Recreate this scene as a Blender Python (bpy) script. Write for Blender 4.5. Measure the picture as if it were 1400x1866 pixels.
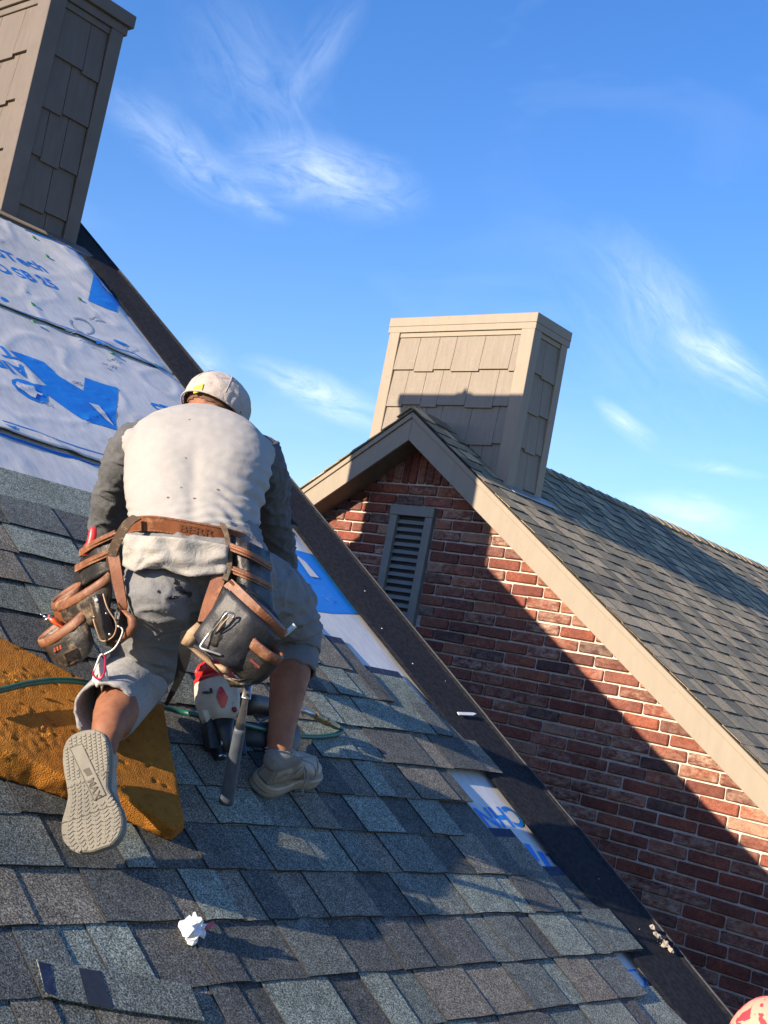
import bpy, bmesh, math, random
from mathutils import Vector, Matrix, noise
import numpy as np
for o in list(bpy.data.objects): bpy.data.objects.remove(o)
sc = bpy.context.scene
C = sc.collection
random.seed(7)
# ---------------- camera, light, exposure ----------------
# world: Z up, +Y runs along the ridges, +X down the slope; the lens sits at the origin
R = np.array([[0.7553758573647891, 0.6272739720967235, 0.18956527396737904], [0.0680383326858201, 0.2126436642104308, -0.9747581532649497], [-0.6517500283051345, 0.7492064809217011, 0.11794723205390334]])
F, CX, CY = 2295.83, 700.0, 933.0
RIGHT, DOWN, FWD = Vector(R[0]), Vector(R[1]), Vector(R[2])
cam = bpy.data.objects.new('camera', bpy.data.cameras.new('camera')); C.objects.link(cam)
m = Matrix((RIGHT, -DOWN, -FWD)).transposed().to_4x4()
cam.matrix_world = m
cam.data.sensor_fit = 'VERTICAL'; cam.data.sensor_height = 36; cam.data.lens = 36*F/1866
cam.data.clip_start = .05; cam.data.clip_end = 6000
sc.camera = cam
SUN = Vector((-.15, -1, .32)).normalized()
sl = bpy.data.lights.new('sun', 'SUN'); sl.energy = 4.9; sl.angle = math.radians(.5); sl.color = (1, .83, .62)
sun = bpy.data.objects.new('sun', sl); C.objects.link(sun); sun.location = (0, -8, 12)
sun.rotation_euler = SUN.to_track_quat('Z', 'Y').to_euler()
sc.view_settings.view_transform = 'Standard'; sc.view_settings.look = 'None'
sc.view_settings.gamma = 1; sc.view_settings.use_curve_mapping = False
sc.view_settings.exposure = 1.1

def ray(px, py):
    return (RIGHT*(px-CX) + DOWN*(py-CY) + FWD*F)
def P(px, py, d):
    "the place at depth d (metres) seen at a photo point"
    return ray(px, py)*(d/F)

w = bpy.data.worlds.new('World'); sc.world = w; w.use_nodes = True
nt = w.node_tree; nt.nodes.clear()
def N(nt, typ, **k):
    n = nt.nodes.new(typ)
    for a, v in k.items(): setattr(n, a, v)
    return n
def L(nt, a, b): nt.links.new(a, b)
def M_(nt, op, a, b=None, c=None, clamp=False):
    n = N(nt, 'ShaderNodeMath', operation=op); n.use_clamp = clamp
    for i, v in enumerate((a, b, c)):
        if v is None: continue
        if isinstance(v, (int, float)): n.inputs[i].default_value = v
        else: L(nt, v, n.inputs[i])
    return n.outputs[0]
sky = N(nt, 'ShaderNodeTexSky', sky_type='NISHITA'); sky.sun_disc = False
sky.sun_elevation = math.radians(17.6); sky.sun_rotation = math.radians(188.5)
sky.altitude = 100; sky.air_density = 1.25; sky.dust_density = .3; sky.ozone_density = 3.0
hs = N(nt, 'ShaderNodeHueSaturation'); hs.inputs['Saturation'].default_value = 1.22; hs.inputs['Value'].default_value = 1.0
tint = N(nt, 'ShaderNodeMix', data_type='RGBA', blend_type='MULTIPLY'); tint.inputs[0].default_value = 1; tint.inputs[7].default_value = (.955, .915, 1.13, 1)
L(nt, sky.outputs[0], tint.inputs[6]); L(nt, tint.outputs[2], hs.inputs['Color'])
geo = N(nt, 'ShaderNodeTexCoord')
DIR = geo.outputs['Generated']
def dot(v):
    n = N(nt, 'ShaderNodeVectorMath', operation='DOT_PRODUCT'); L(nt, DIR, n.inputs[0]); n.inputs[1].default_value = v
    return n.outputs['Value']
total = None
def warp(sc_, amt, z):
    mp = N(nt, 'ShaderNodeMapping'); mp.inputs['Location'].default_value = (z, z, z); L(nt, DIR, mp.inputs[0])
    n_ = N(nt, 'ShaderNodeTexNoise'); n_.inputs['Scale'].default_value = sc_; n_.inputs['Detail'].default_value = 5; L(nt, mp.outputs[0], n_.inputs['Vector'])
    return M_(nt, 'MULTIPLY', M_(nt, 'SUBTRACT', n_.outputs['Fac'], .5), amt)
warp1, warp2 = warp(12, .028, 3), warp(15, .016, 8)
# cirrus wisps: bearing (photo point), half length, half width, tilt, density
for i, (px, py, ln, wd, an, den) in enumerate([
    (345, 285, 210, 62, 38, .42), (600, 322, 210, 80, 12, .6), (470, 378, 80, 26, 24, .42), (585, 95, 150, 48, -58, .2),
    (590, 722, 175, 46, 24, .75), (1215, 560, 210, 80, 50, .38), (1325, 665, 120, 48, 34, .95), (1135, 768, 85, 26, 38, .6),
    (1245, 935, 135, 46, 6, .7), (1300, 852, 110, 15, 8, .4), (385, 655, 70, 45, 40, .35), (480, 170, 300, 120, 60, .16),
    (1180, 640, 320, 170, 50, .12)]):
    c = ray(px, py).normalized()
    a = math.radians(an)
    ax = (RIGHT*math.cos(a) + DOWN*math.sin(a)); ax = (ax - c*ax.dot(c)).normalized(); bx = c.cross(ax).normalized()
    da0, db0 = dot(ax), dot(bx)
    da = M_(nt, 'ADD', da0, warp1); db = M_(nt, 'ADD', db0, warp2)
    sa, sb = ln/F, wd/F
    e = M_(nt, 'SQRT', M_(nt, 'ADD', M_(nt, 'POWER', M_(nt, 'DIVIDE', M_(nt, 'ABSOLUTE', da), sa), 2.0), M_(nt, 'POWER', M_(nt, 'DIVIDE', M_(nt, 'ABSOLUTE', db), sb), 2.0)))
    msk = M_(nt, 'SUBTRACT', 1.0, e, clamp=True)
    front = M_(nt, 'GREATER_THAN', dot(c), 0.0)
    cb = N(nt, 'ShaderNodeCombineXYZ'); L(nt, M_(nt, 'MULTIPLY', da, 16.0), cb.inputs[0]); L(nt, M_(nt, 'MULTIPLY', db, 48.0), cb.inputs[1]); cb.inputs[2].default_value = i*3.7
    nz = N(nt, 'ShaderNodeTexNoise'); nz.inputs['Scale'].default_value = 1.0; nz.inputs['Detail'].default_value = 11; nz.inputs['Roughness'].default_value = .68; nz.inputs['Distortion'].default_value = .9
    L(nt, cb.outputs[0], nz.inputs['Vector'])
    t = M_(nt, 'MULTIPLY', M_(nt, 'SUBTRACT', nz.outputs['Fac'], .33, clamp=True), 4.2)
    t = M_(nt, 'MULTIPLY', M_(nt, 'MULTIPLY', M_(nt, 'POWER', msk, 1.25), t), M_(nt, 'MULTIPLY', front, den))
    total = t if total is None else M_(nt, 'ADD', total, t)
# thin cirrus over the rest of the dome
nz = N(nt, 'ShaderNodeTexNoise'); mp = N(nt, 'ShaderNodeMapping'); mp.inputs['Scale'].default_value = (2.2, 5.5, 9); mp.inputs['Rotation'].default_value = (0, .3, .6)
L(nt, DIR, mp.inputs[0]); L(nt, mp.outputs[0], nz.inputs['Vector']); nz.inputs['Detail'].default_value = 8; nz.inputs['Scale'].default_value = 1.1; nz.inputs['Distortion'].default_value = .6
total = M_(nt, 'ADD', total, M_(nt, 'MULTIPLY', M_(nt, 'SUBTRACT', nz.outputs['Fac'], .56, clamp=True), .55))
total = M_(nt, 'MINIMUM', M_(nt, 'MULTIPLY', total, .68), .8)
mx = N(nt, 'ShaderNodeMix', data_type='RGBA'); L(nt, total, mx.inputs['Factor']); L(nt, hs.outputs[0], mx.inputs[6]); mx.inputs[7].default_value = (5.6, 6.2, 7.0, 1)
bg = N(nt, 'ShaderNodeBackground'); L(nt, mx.outputs[2], bg.inputs[0]); bg.inputs[1].default_value = .105
out = N(nt, 'ShaderNodeOutputWorld'); L(nt, bg.outputs[0], out.inputs[0])

# ---------------- helpers ----------------
def tag(o, label=None, cat=None, group=None, kind=None):
    if label: o['label'] = label
    if cat: o['category'] = cat
    if group: o['group'] = group
    if kind: o['kind'] = kind
    return o
def empty(name, loc=(0, 0, 0), parent=None):
    o = bpy.data.objects.new(name, None); C.objects.link(o); o.empty_display_size = .1
    if parent is None: o.location = loc
    else: o.parent = parent; o.matrix_parent_inverse = parent.matrix_world.inverted()
    return o
INV = {}
def inv(p):
    k = p.name
    if k not in INV:
        q = p; mw = Matrix.Identity(4); ch = []
        while q is not None: ch.append(q); q = q.parent
        for q in reversed(ch): mw = mw @ (q.matrix_parent_inverse if q.parent else Matrix.Identity(4)) @ q.matrix_basis
        INV[k] = mw.inverted()
    return INV[k]
def link(name, me, parent=None, mat=None, world=None):
    "link a mesh built in world coordinates (or placed by the matrix world)"
    o = bpy.data.objects.new(name, me); C.objects.link(o)
    if mat is not None and not me.materials: me.materials.append(mat)
    if world is not None: o.matrix_basis = world
    if parent is not None:
        o.parent = parent; o.matrix_parent_inverse = inv(parent)
    return o
def mesh(name, vs, fs, smooth=False):
    me = bpy.data.meshes.new(name); me.from_pydata([tuple(v) for v in vs], [], fs); me.update()
    if smooth: me.polygons.foreach_set('use_smooth', [True]*len(me.polygons))
    return me
class MB:
    def __init__(s): s.v = []; s.f = []; s.m = []
    def add(s, vs, fs, ms=None):
        b = len(s.v); s.v += [Vector(v) for v in vs]; s.f += [tuple(i+b for i in f) for f in fs]; s.m += list(ms) if ms else [0]*len(fs)
    def box(s, x0, x1, y0, y1, z0, z1):
        s.hexa([(x0,y0,z0),(x1,y0,z0),(x1,y1,z0),(x0,y1,z0),(x0,y0,z1),(x1,y0,z1),(x1,y1,z1),(x0,y1,z1)])
    def hexa(s, p): s.add(p, [(0,3,2,1),(4,5,6,7),(0,1,5,4),(1,2,6,5),(2,3,7,6),(3,0,4,7)])
    def prism(s, poly, off):
        off = Vector(off); n = len(poly); p = [Vector(q) for q in poly]
        s.add(p+[q+off for q in p], [tuple(reversed(range(n))), tuple(range(n, 2*n))]+[(i, (i+1) % n, n+(i+1) % n, n+i) for i in range(n)])
    def build(s, name, mat, parent=None, smooth=False, bevel=0):
        me = mesh(name, s.v, s.f, smooth)
        if any(s.m): me.materials.append(mat); me.materials.append(edge_m); me.polygons.foreach_set('material_index', s.m)
        bm = bmesh.new(); bm.from_mesh(me); bmesh.ops.recalc_face_normals(bm, faces=bm.faces)
        if bevel: bmesh.ops.bevel(bm, geom=list(bm.edges), offset=bevel, segments=1, affect='EDGES', clamp_overlap=True)
        bm.to_mesh(me); bm.free()
        return link(name, me, parent, mat)
def newmat(name):
    m = bpy.data.materials.new(name); m.use_nodes = True; nt = m.node_tree
    return m, nt, nt.nodes['Principled BSDF']
def ramp(nt, fac, stops, interp='LINEAR'):
    r = N(nt, 'ShaderNodeValToRGB'); r.color_ramp.interpolation = interp; e = r.color_ramp.elements
    while len(e) < len(stops): e.new(.5)
    for i, (p, c) in enumerate(stops):
        e[i].position = p; e[i].color = (*c, 1) if len(c) == 3 else c
    L(nt, fac, r.inputs[0]); return r.outputs[0]
def mixc(nt, fac, a, b, blend='MIX'):
    n = N(nt, 'ShaderNodeMix', data_type='RGBA', blend_type=blend)
    for i, v in ((0, fac), (6, a), (7, b)):
        if isinstance(v, (int, float)): n.inputs[i].default_value = v
        elif isinstance(v, tuple): n.inputs[i].default_value = (*v, 1)
        else: L(nt, v, n.inputs[i])
    return n.outputs[2]
def tex(nt, kind='Noise', scale=10, detail=4, rough=.5, coord='Object', stretch=None, dist=0, off=None):
    tc = N(nt, 'ShaderNodeTexCoord'); src = tc.outputs[coord] if coord != 'Pos' else N(nt, 'ShaderNodeNewGeometry').outputs['Position']
    if stretch or off is not None:
        mp = N(nt, 'ShaderNodeMapping'); L(nt, src, mp.inputs[0]); src = mp.outputs[0]
        if stretch: mp.inputs['Scale'].default_value = stretch
        if off is not None: L(nt, off, mp.inputs['Location'])
    t = N(nt, 'ShaderNodeTex'+kind); t.inputs['Scale'].default_value = scale; L(nt, src, t.inputs['Vector'])
    if kind == 'Noise':
        t.inputs['Detail'].default_value = detail; t.inputs['Roughness'].default_value = rough; t.inputs['Distortion'].default_value = dist
        return t.outputs['Fac']
    return t.outputs['Distance']
def bump(nt, bs, h, strength=.3, dist=.01, normal=None):
    b = N(nt, 'ShaderNodeBump'); b.inputs['Strength'].default_value = strength; b.inputs['Distance'].default_value = dist
    L(nt, h, b.inputs['Height'])
    if normal: L(nt, normal, b.inputs['Normal'])
    L(nt, b.outputs[0], bs.inputs['Normal']); return b.outputs[0]
def simple(name, a, b=None, scale=20, rough=.6, bstr=.2, bdist=.004, bscale=None, detail=5, metal=0, coord='Pos', stretch=None, lo=.35, hi=.65, spec=.5, dirt=None, sheen=0):
    m, nt, bs = newmat(name)
    b = b or tuple(x*.75 for x in a)
    t = tex(nt, 'Noise', scale, detail, .6, coord, stretch)
    col = ramp(nt, t, [(lo, a), (hi, b)])
    if dirt:
        d = tex(nt, 'Noise', dirt[1], 5, .65, coord); col = mixc(nt, ramp(nt, d, [(dirt[2], (0, 0, 0)), (dirt[3], (1, 1, 1))]), col, dirt[0])
    L(nt, col, bs.inputs['Base Color'])
    bs.inputs['Roughness'].default_value = rough; bs.inputs['Metallic'].default_value = metal
    bs.inputs['Specular IOR Level'].default_value = spec
    if sheen: bs.inputs['Sheen Weight'].default_value = sheen
    if bstr: bump(nt, bs, tex(nt, 'Noise', bscale or scale*6, 5, .6, coord, stretch), bstr, bdist)
    return m
def pieces(name, palette, gran, granscale, rough=.9, island=False, bstr=.5, bdist=.002, smear=None, broad=.25, mid=.2):
    "a material whose pieces differ in colour one from the next"
    m, nt, bs = newmat(name)
    rnd = N(nt, 'ShaderNodeNewGeometry').outputs['Random Per Island'] if island else N(nt, 'ShaderNodeObjectInfo').outputs['Random']
    n = len(palette)
    base = ramp(nt, rnd, [(i/n, c) for i, c in enumerate(palette)], 'CONSTANT')
    g = tex(nt, 'Noise', granscale, 3, .75, 'Pos')
    base = mixc(nt, 1.0, base, ramp(nt, g, [(.36, (1-gran,)*3), (.5, (1,)*3), (.62, (1+gran*1.9,)*3)]), 'MULTIPLY')
    br = tex(nt, 'Noise', 5, 4, .6, 'Pos')
    base = mixc(nt, 1.0, base, ramp(nt, br, [(.3, (1-broad,)*3), (.7, (1+broad,)*3)]), 'MULTIPLY')
    if smear:
        col, sc_, a, b, amt = smear
        s = tex(nt, 'Noise', sc_, 7, .75, 'Pos', (1, 1, 2.2))
        r2 = M_(nt, 'FRACT', M_(nt, 'MULTIPLY', rnd, 37.3))
        k = M_(nt, 'MULTIPLY', ramp(nt, s, [(a, (0, 0, 0)), (b, (1, 1, 1))]), M_(nt, 'MULTIPLY', M_(nt, 'POWER', r2, 2.2), amt), clamp=True)
        base = mixc(nt, k, base, col)
    md = tex(nt, 'Noise', 38, 4, .7, 'Pos'); base = mixc(nt, 1.0, base, ramp(nt, md, [(.32, (1-mid,)*3), (.68, (1+mid,)*3)]), 'MULTIPLY')
    L(nt, base, bs.inputs['Base Color']); bs.inputs['Roughness'].default_value = rough; bs.inputs['Specular IOR Level'].default_value = .3
    bump(nt, bs, g, bstr, bdist)
    return m
# ---------------- materials of the setting ----------------
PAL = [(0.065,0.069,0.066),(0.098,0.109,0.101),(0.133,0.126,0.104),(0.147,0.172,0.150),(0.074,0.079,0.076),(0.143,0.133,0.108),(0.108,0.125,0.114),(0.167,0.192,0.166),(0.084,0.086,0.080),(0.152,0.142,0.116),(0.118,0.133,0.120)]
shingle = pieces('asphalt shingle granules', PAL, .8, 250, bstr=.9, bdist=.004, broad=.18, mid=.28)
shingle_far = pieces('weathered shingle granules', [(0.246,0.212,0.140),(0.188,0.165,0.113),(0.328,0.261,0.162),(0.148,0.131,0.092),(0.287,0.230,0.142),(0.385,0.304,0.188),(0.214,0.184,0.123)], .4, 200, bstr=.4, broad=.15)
shingle_far_i = pieces('weathered shingle granules mass', [(0.246,0.212,0.140),(0.188,0.165,0.113),(0.328,0.261,0.162),(0.148,0.131,0.092),(0.287,0.230,0.142),(0.385,0.304,0.188),(0.214,0.184,0.123)], .4, 200, bstr=.4, broad=.15, island=True)
shingle_i = pieces('asphalt shingle granules mass', PAL, .75, 250, bstr=.9, bdist=.004, broad=.18, mid=.28, island=True)
BP = [(0.173,0.052,0.034),(0.133,0.042,0.031),(0.207,0.066,0.040),(0.113,0.042,0.034),(0.187,0.058,0.037),(0.160,0.052,0.037),(0.140,0.046,0.033),(0.220,0.079,0.048),(0.146,0.045,0.031),(0.080,0.041,0.039),(0.166,0.063,0.045),(0.126,0.044,0.033),(0.254,0.137,0.094),(0.180,0.054,0.037)]
brick_m = pieces('tumbled red brick', BP, .22, 120, bstr=.55, bdist=.004, smear=((.40,.29,.215), 20, .42, .66, 1.15), broad=.3)
brick_i = pieces('tumbled red brick mass', BP, .22, 120, bstr=.55, bdist=.004, smear=((.40,.29,.215), 20, .42, .66, 1.15), broad=.3, island=True)
mortar = simple('mortar', (.58,.53,.47), (.43,.39,.345), 30, .95, .6, .004, 160, spec=.2)
paint = simple('taupe house paint', (0.270,0.226,0.172), (0.238,0.199,0.151), 9, .62, .25, .0016, 90, stretch=(3, 3, .6), lo=.3, hi=.75, dirt=((.16,.13,.10), 14, .63, .85))
paint2 = simple('taupe painted wood grain', (0.270,0.226,0.172), (0.202,0.171,0.138), 10, .66, .55, .003, 70, stretch=(4, 4, .35), lo=.3, hi=.75, dirt=((.36,.31,.25), 40, .62, .8))
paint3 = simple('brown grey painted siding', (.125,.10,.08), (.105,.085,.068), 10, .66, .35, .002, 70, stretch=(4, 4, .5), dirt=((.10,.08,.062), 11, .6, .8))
paint3t = simple('brown grey painted trim', (.13,.104,.083), (.105,.085,.067), 8, .6, .25, .0016, 80, dirt=((.09,.06,.04), 9, .62, .8))
louver_m = simple('grey green painted louvre', (.19,.19,.17), (.16,.16,.145), 10, .6, .2, .001, 60)
felt = simple('black roofing felt', (.014,.0145,.017), (.027,.0275,.031), 60, .92, .5, .0015, 240, lo=.4, hi=.62, dirt=((.06,.06,.062), 130, .72, .80), spec=.12)
felt2 = simple('black sealed felt lip', (.014,.015,.017), (.035,.035,.037), 80, .6, .5, .002, 160)
metal_m = simple('galvanised flashing', (.36,.37,.37), (.26,.27,.28), 12, .45, .15, .001, 60, metal=.55)
wood_m = simple('raw wood', (.42,.30,.17), (.3,.2,.11), 14, .8, .3, .002, 80, stretch=(1, .15, 1))
white_m = simple('white scrap', (.8,.8,.78), (.7,.7,.69), 30, .6, .1)
def sheet_mat():
    m, nt, bs = newmat('white woven underlayment')
    a = tex(nt, 'Noise', 5, 6, .6, 'Pos'); b = tex(nt, 'Noise', 60, 4, .7, 'Pos', (.25, 1, .25))
    col = ramp(nt, a, [(.3, (.49,.49,.475)), (.7, (.61,.605,.585))])
    col = mixc(nt, 1.0, col, ramp(nt, b, [(.3, (.86,)*3), (.7, (1.08,)*3)]), 'MULTIPLY')
    L(nt, col, bs.inputs['Base Color']); bs.inputs['Roughness'].default_value = .42; bs.inputs['Specular IOR Level'].default_value = .45
    n1 = tex(nt, 'Noise', 34, 6, .65, 'Pos', (.5, 1, .5))
    bump(nt, bs, n1, .22, .003)
    return m
sheet = sheet_mat()
print_m = simple('blue print', (.008,.16,.56), (.012,.19,.60), 30, .45, .1, .001, 60)
ink_m = simple('faint grey print', (.20,.25,.30), (.28,.33,.36), 30, .5, 0)
green_m = simple('green cap nail', (.05,.22,.12), (.04,.16,.09), 30, .5, 0)
tape_m = simple('navy sealant strip', (.014,.022,.05), (.025,.04,.085), 60, .75, .4, .001, 160, spec=.2, dirt=((.09,.10,.12), 70, .6, .7))
lawn_m = simple('lawn', (.05,.085,.025), (.085,.10,.035), .6, .95, .5, .05, 9)

ground = MB(); ground.add([(-1500,-1500,-6.5),(1500,-1500,-6.5),(1500,1500,-6.5),(-1500,1500,-6.5)], [(0,1,2,3)])
tag(ground.build('ground', lawn_m), kind='structure', label='green lawn around the two houses')

# ---------------- roof slopes as frames ----------------
AL = math.atan(2/3); SA, CA = math.sin(AL), math.cos(AL)
EU, EV, NN = Vector((-CA, 0, SA)), Vector((0, 1, 0)), Vector((SA, 0, CA))
H0 = 1.570
def RF(u, v, n=0.0): return NN*(n-H0) + EU*u + EV*v            # near roof, metres up the slope / along / above it
G0 = -1.985*CA                                                   # far roof plane: NN.P = G0
def GF(u, v, n=0.0): return NN*(n+G0) + EU*u + EV*v
def uv(px, py, n=0.0):
    r = ray(px, py); w_ = r*((n-H0)/NN.dot(r)); return w_.dot(EU), w_.dot(EV)
def onroof(px, py, n=0.0): return RF(*uv(px, py, n), n)
def slab(mb, fr, u0, u1, v0, v1, n0, n1, t):
    "a sheet from (u0,n0) to (u1,n1) along the slope, t thick"
    mb.hexa([fr(u0,v0,n0-t), fr(u0,v1,n0-t), fr(u1,v1,n1-t), fr(u1,v0,n1-t), fr(u0,v0,n0), fr(u0,v1,n0), fr(u1,v1,n1), fr(u1,v0,n1)])
# unit tabs, x up the slope, y along the course, z thickness; the lower edge is cut a little unevenly
tabs = []
edge_m = simple('cut asphalt edge', (.012,.012,.013), (.022,.022,.022), 200, .85, .3, .001, 400)
def unit_tab(i, m):
    rr = random.Random(i); ys = [0, .22, .5, .77, 1]
    j = [rr.uniform(-.012, .012) for _ in ys]; z = [rr.uniform(-.16, .16) for _ in ys]
    vs = []
    for y, a, b in zip(ys, j, z): vs += [(a, y, b), (1, y, 0), (a+.002, y, 1+b), (1, y, 1)]
    fs = [(0, 2, 3, 1), (16, 17, 19, 18)]
    for k in range(4):
        b = k*4; fs += [(b, b+4, b+6, b+2), (b+2, b+6, b+7, b+3), (b+1, b+3, b+7, b+5), (b, b+1, b+5, b+4)]
    me = mesh('shingle_tab', vs, fs); me.materials.append(m); me.materials.append(edge_m)
    for k, f in enumerate(me.polygons): f.material_index = 1 if k < 2 or (k-2) % 4 == 0 else 0
    return me
def tabset(m): return [unit_tab(i, m) for i in range(6)]
def tab_matrix(fr, u0, v0, wd, ln, n0, n1, th, dv=0.0):
    a = fr(u0+ln, v0, n1)-fr(u0, v0, n0); b = (EV + EU*dv)*wd; c = a.cross(b).normalized()*th
    if c.dot(NN) < 0: c = -c
    m = Matrix((a, b, c)).transposed().to_4x4(); m.translation = fr(u0, v0, n0); return m

# ---------------- the near house ----------------
near = empty('near_house', (-3, 0, -6.5))
tag(near, 'house under re-roofing whose grey shingled slope and white underlayment fill the foreground', 'house')
VE = 3.74
ridgeU = 6.25
mb = MB()
slab(mb, RF, -3.2, ridgeU, -7, VE, -.006, -.006, .10)
deck = mb.build('roof', wood_m, near)
rx, rz = RF(ridgeU, 0, -.012).x, RF(ridgeU, 0, -.012).z
mb = MB(); mb.hexa([(rx,-7,rz-.1),(rx-7,-7,rz-.1-4.67),(rx-7,VE,rz-.1-4.67),(rx,VE,rz-.1),(rx,-7,rz),(rx-7,-7,rz-4.67),(rx-7,VE,rz-4.67),(rx,VE,rz)])
mb.build('back_slope', shingle_i, near)
mb = MB(); x0, x1 = rx-6.4, RF(-2.9, 0).x
e0 = RF(-2.9, 0, -.12).z
mb.prism([(x0, VE-.25, -6.5), (x1, VE-.25, -6.5), (x1, VE-.25, e0), (rx, VE-.25, rz-.13), (x0, VE-.25, rz-.13-6.4*2/3)], (0, -9.5, 0))
mb.build('wall', brick_i, near)
# rake board under the edge
mb = MB(); mb.hexa([RF(-3.2,VE,-.2), RF(ridgeU,VE,-.2), RF(ridgeU,VE+.02,-.2), RF(-3.2,VE+.02,-.2), RF(-3.2,VE,-.012), RF(ridgeU,VE,-.012), RF(ridgeU,VE+.02,-.012), RF(-3.2,VE+.02,-.012)])
mb.build('rake_board', paint3t, near)

def sst(a, b, x):
    t = min(1, max(0, (x-a)/(b-a))); return t*t*(3-2*t)
def hsheet(u, v):
    "height of the loose underlayment over the deck: wrinkled in the open, flat where shingles or felt hold it down"
    p = Vector((u*3.1, v*1.3, 3.7)); a = noise.noise(p)*.003
    w1 = noise.noise(Vector((u*6+v*2.2, v*1.1-u*1.0, 9.1)))
    w2 = noise.noise(Vector((u*3.4-v*3.0, v*1.5+u*2.0, 4.1)))
    b = max(0, 1-abs(w1)*9)*.0035 + max(0, 1-abs(w2)*10)*.0035
    puck = .018*math.exp(-((u-5.15)**2/.10+(v-3.42)**2/.02)) + .012*math.exp(-((u-3.3)**2/.03+(v-3.5)**2/.02))
    open_ = sst(2.96, 3.1, u)
    fe = 3.475 + max(0, u-2.7)*.022
    hold = 1-sst(fe-.06, fe+.0, v)
    return .003 + .004*open_ + max(0, a+b+.002)*(open_*.9+.1)*hold + puck*hold
GR = []
def gridh(g, u, v):
    u0, u1, v0, v1, nu, nv, hh = g; a = min(max((u-u0)/(u1-u0)*nu, 0), nu-1e-6); b = min(max((v-v0)/(v1-v0)*nv, 0), nv-1e-6)
    i, j = int(a), int(b); a -= i; b -= j; k = i*(nv+1)+j
    return (hh[k]*(1-a)+hh[k+nv+1]*a)*(1-b) + (hh[k+1]*(1-a)+hh[k+nv+2]*a)*b
def underlay(u0, u1, v0, v1, lift=0.0, edge=0.012, nu=60, nv=140, top=None):
    vs = []; fs = []
    for i in range(nu+1):
        for j in range(nv+1):
            a = i/nu; u = u0+(u1-u0)*a; v = v0+(v1-v0)*j/nv
            if i == 0: u += .012*noise.noise(Vector((v*2.2, u0, 0)))
            e = edge*math.exp(-a*9)*(1-sst(3.40, 3.5, v))*(1+.8*noise.noise(Vector((v*1.7, u0*3, 2.))))
            vs.append(RF(u, v, hsheet(u, v)+lift+e))
    for i in range(nu):
        for j in range(nv):
            q = i*(nv+1)+j; fs.append((q, q+1, q+nv+2, q+nv+1))
    me = mesh('underlayment_sheet', vs, fs, True)
    GR.append((u0, u1, v0, v1, nu, nv, [(p_.dot(NN)+H0) for p_ in vs]))
    # folded lower edge gives the sheet its thickness
    n = len(vs); 
    bm = bmesh.new(); bm.from_mesh(me); bm.verts.ensure_lookup_table()
    row = [bm.verts[j] for j in range(nv+1)]; lo = [bm.verts.new(v.co - NN*.0025) for v in row]
    for j in range(nv): bm.faces.new((lo[j], lo[j+1], row[j+1], row[j]))
    bm.to_mesh(me); bm.free()
    return link('underlayment_sheet', me, deck, sheet)
s0 = underlay(.85, 2.18, 3.0, 3.62, nu=50, nv=30)
s1 = underlay(2.08, 3.27, 1.2, 3.62, .002, .004)
s2 = underlay(3.205, 4.36, 1.2, 3.68, .004, .028)
s3 = underlay(4.30, 5.62, 1.2, 3.74, .006, .010)
tag(s3, 'white underlayment sheet below the near chimney, with two lines of blue print')

def flat_print(name, polys, m, parent, off=.0015):
    "print on a sheet: polygons in (u,v), cut finely so they follow the wrinkles"
    bm = bmesh.new()
    for poly in polys:
        vs = [bm.verts.new((p[0], p[1], 0)) for p in poly]; bm.faces.new(vs)
    bmesh.ops.triangulate(bm, faces=bm.faces)
    for _ in range(7):
        es = [e for e in bm.edges if e.calc_length() > .022]
        if not es: break
        bmesh.ops.subdivide_edges(bm, edges=es, cuts=1); bmesh.ops.triangulate(bm, faces=bm.faces)
    g = GR[[s0, s1, s2, s3].index(parent)]
    for v in bm.verts:
        u_, v_ = v.co.x, v.co.y; v.co = RF(u_, v_, gridh(g, u_, v_)+off)
    bmesh.ops.recalc_face_normals(bm, faces=bm.faces)
    me = bpy.data.meshes.new(name); bm.to_mesh(me); bm.free()
    return link(name, me, parent, m)
def pxpoly(pts, sc_=1, ox=0, oy=0): return [uv(ox+x/sc_, oy+y/sc_, .014) for x, y in pts]
k = 5.8333
flat_print('logo_print', [pxpoly([(90,228),(300,290),(468,352),(520,408),(620,500),(790,655),(885,655),(903,518),(1252,632),(1222,960),(1236,1068),(1060,1020),(872,958),(700,770),(565,655),(470,630),(330,585),(495,600),(400,520),(250,370)],k,0,600)], print_m, s2)
flat_print('logo_cutout', [pxpoly([(935,785),(1048,815),(1120,910),(1215,1035),(1110,950)],k,0,600)], sheet, s2, .0045)
flat_print('emblem_print', [pxpoly([(118,545),(175,530),(300,560),(420,620),(495,700),(508,760),(480,785),(400,775),(290,730),(190,660),(130,590)],k,0,600)], print_m, s2)
flat_print('emblem_cutout', [pxpoly([(172,570),(262,605),(350,625),(392,690),(372,740),(318,715),(252,665),(240,628),(188,632),(160,596)],k,0,600), pxpoly([(372,668),(452,700),(438,712),(392,690)],k,0,600)], sheet, s2, .0045)
flat_print('logo_print', [pxpoly([(975,500),(1010,498),(1085,520),(1160,580),(1235,665),(1330,810),(1240,800),(1232,885),(1110,840),(930,760)],k,0,420)], print_m, s3)
flat_print('logo_cutout', [pxpoly([(1003,518),(1040,560),(1120,620),(1195,700),(1130,685),(1085,645),(1065,605)],k,0,420)], sheet, s3, .006)
flat_print('logo_print', [pxpoly([(113,342),(275,383),(420,590),(555,755),(385,620),(345,630),(382,752),(178,725),(150,560)],3.5,500,900)], print_m, s1)
flat_print('logo_cutout', [pxpoly([(130,372),(205,430),(290,530),(235,520)],3.5,500,900)], sheet, s1, .0045)
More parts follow.
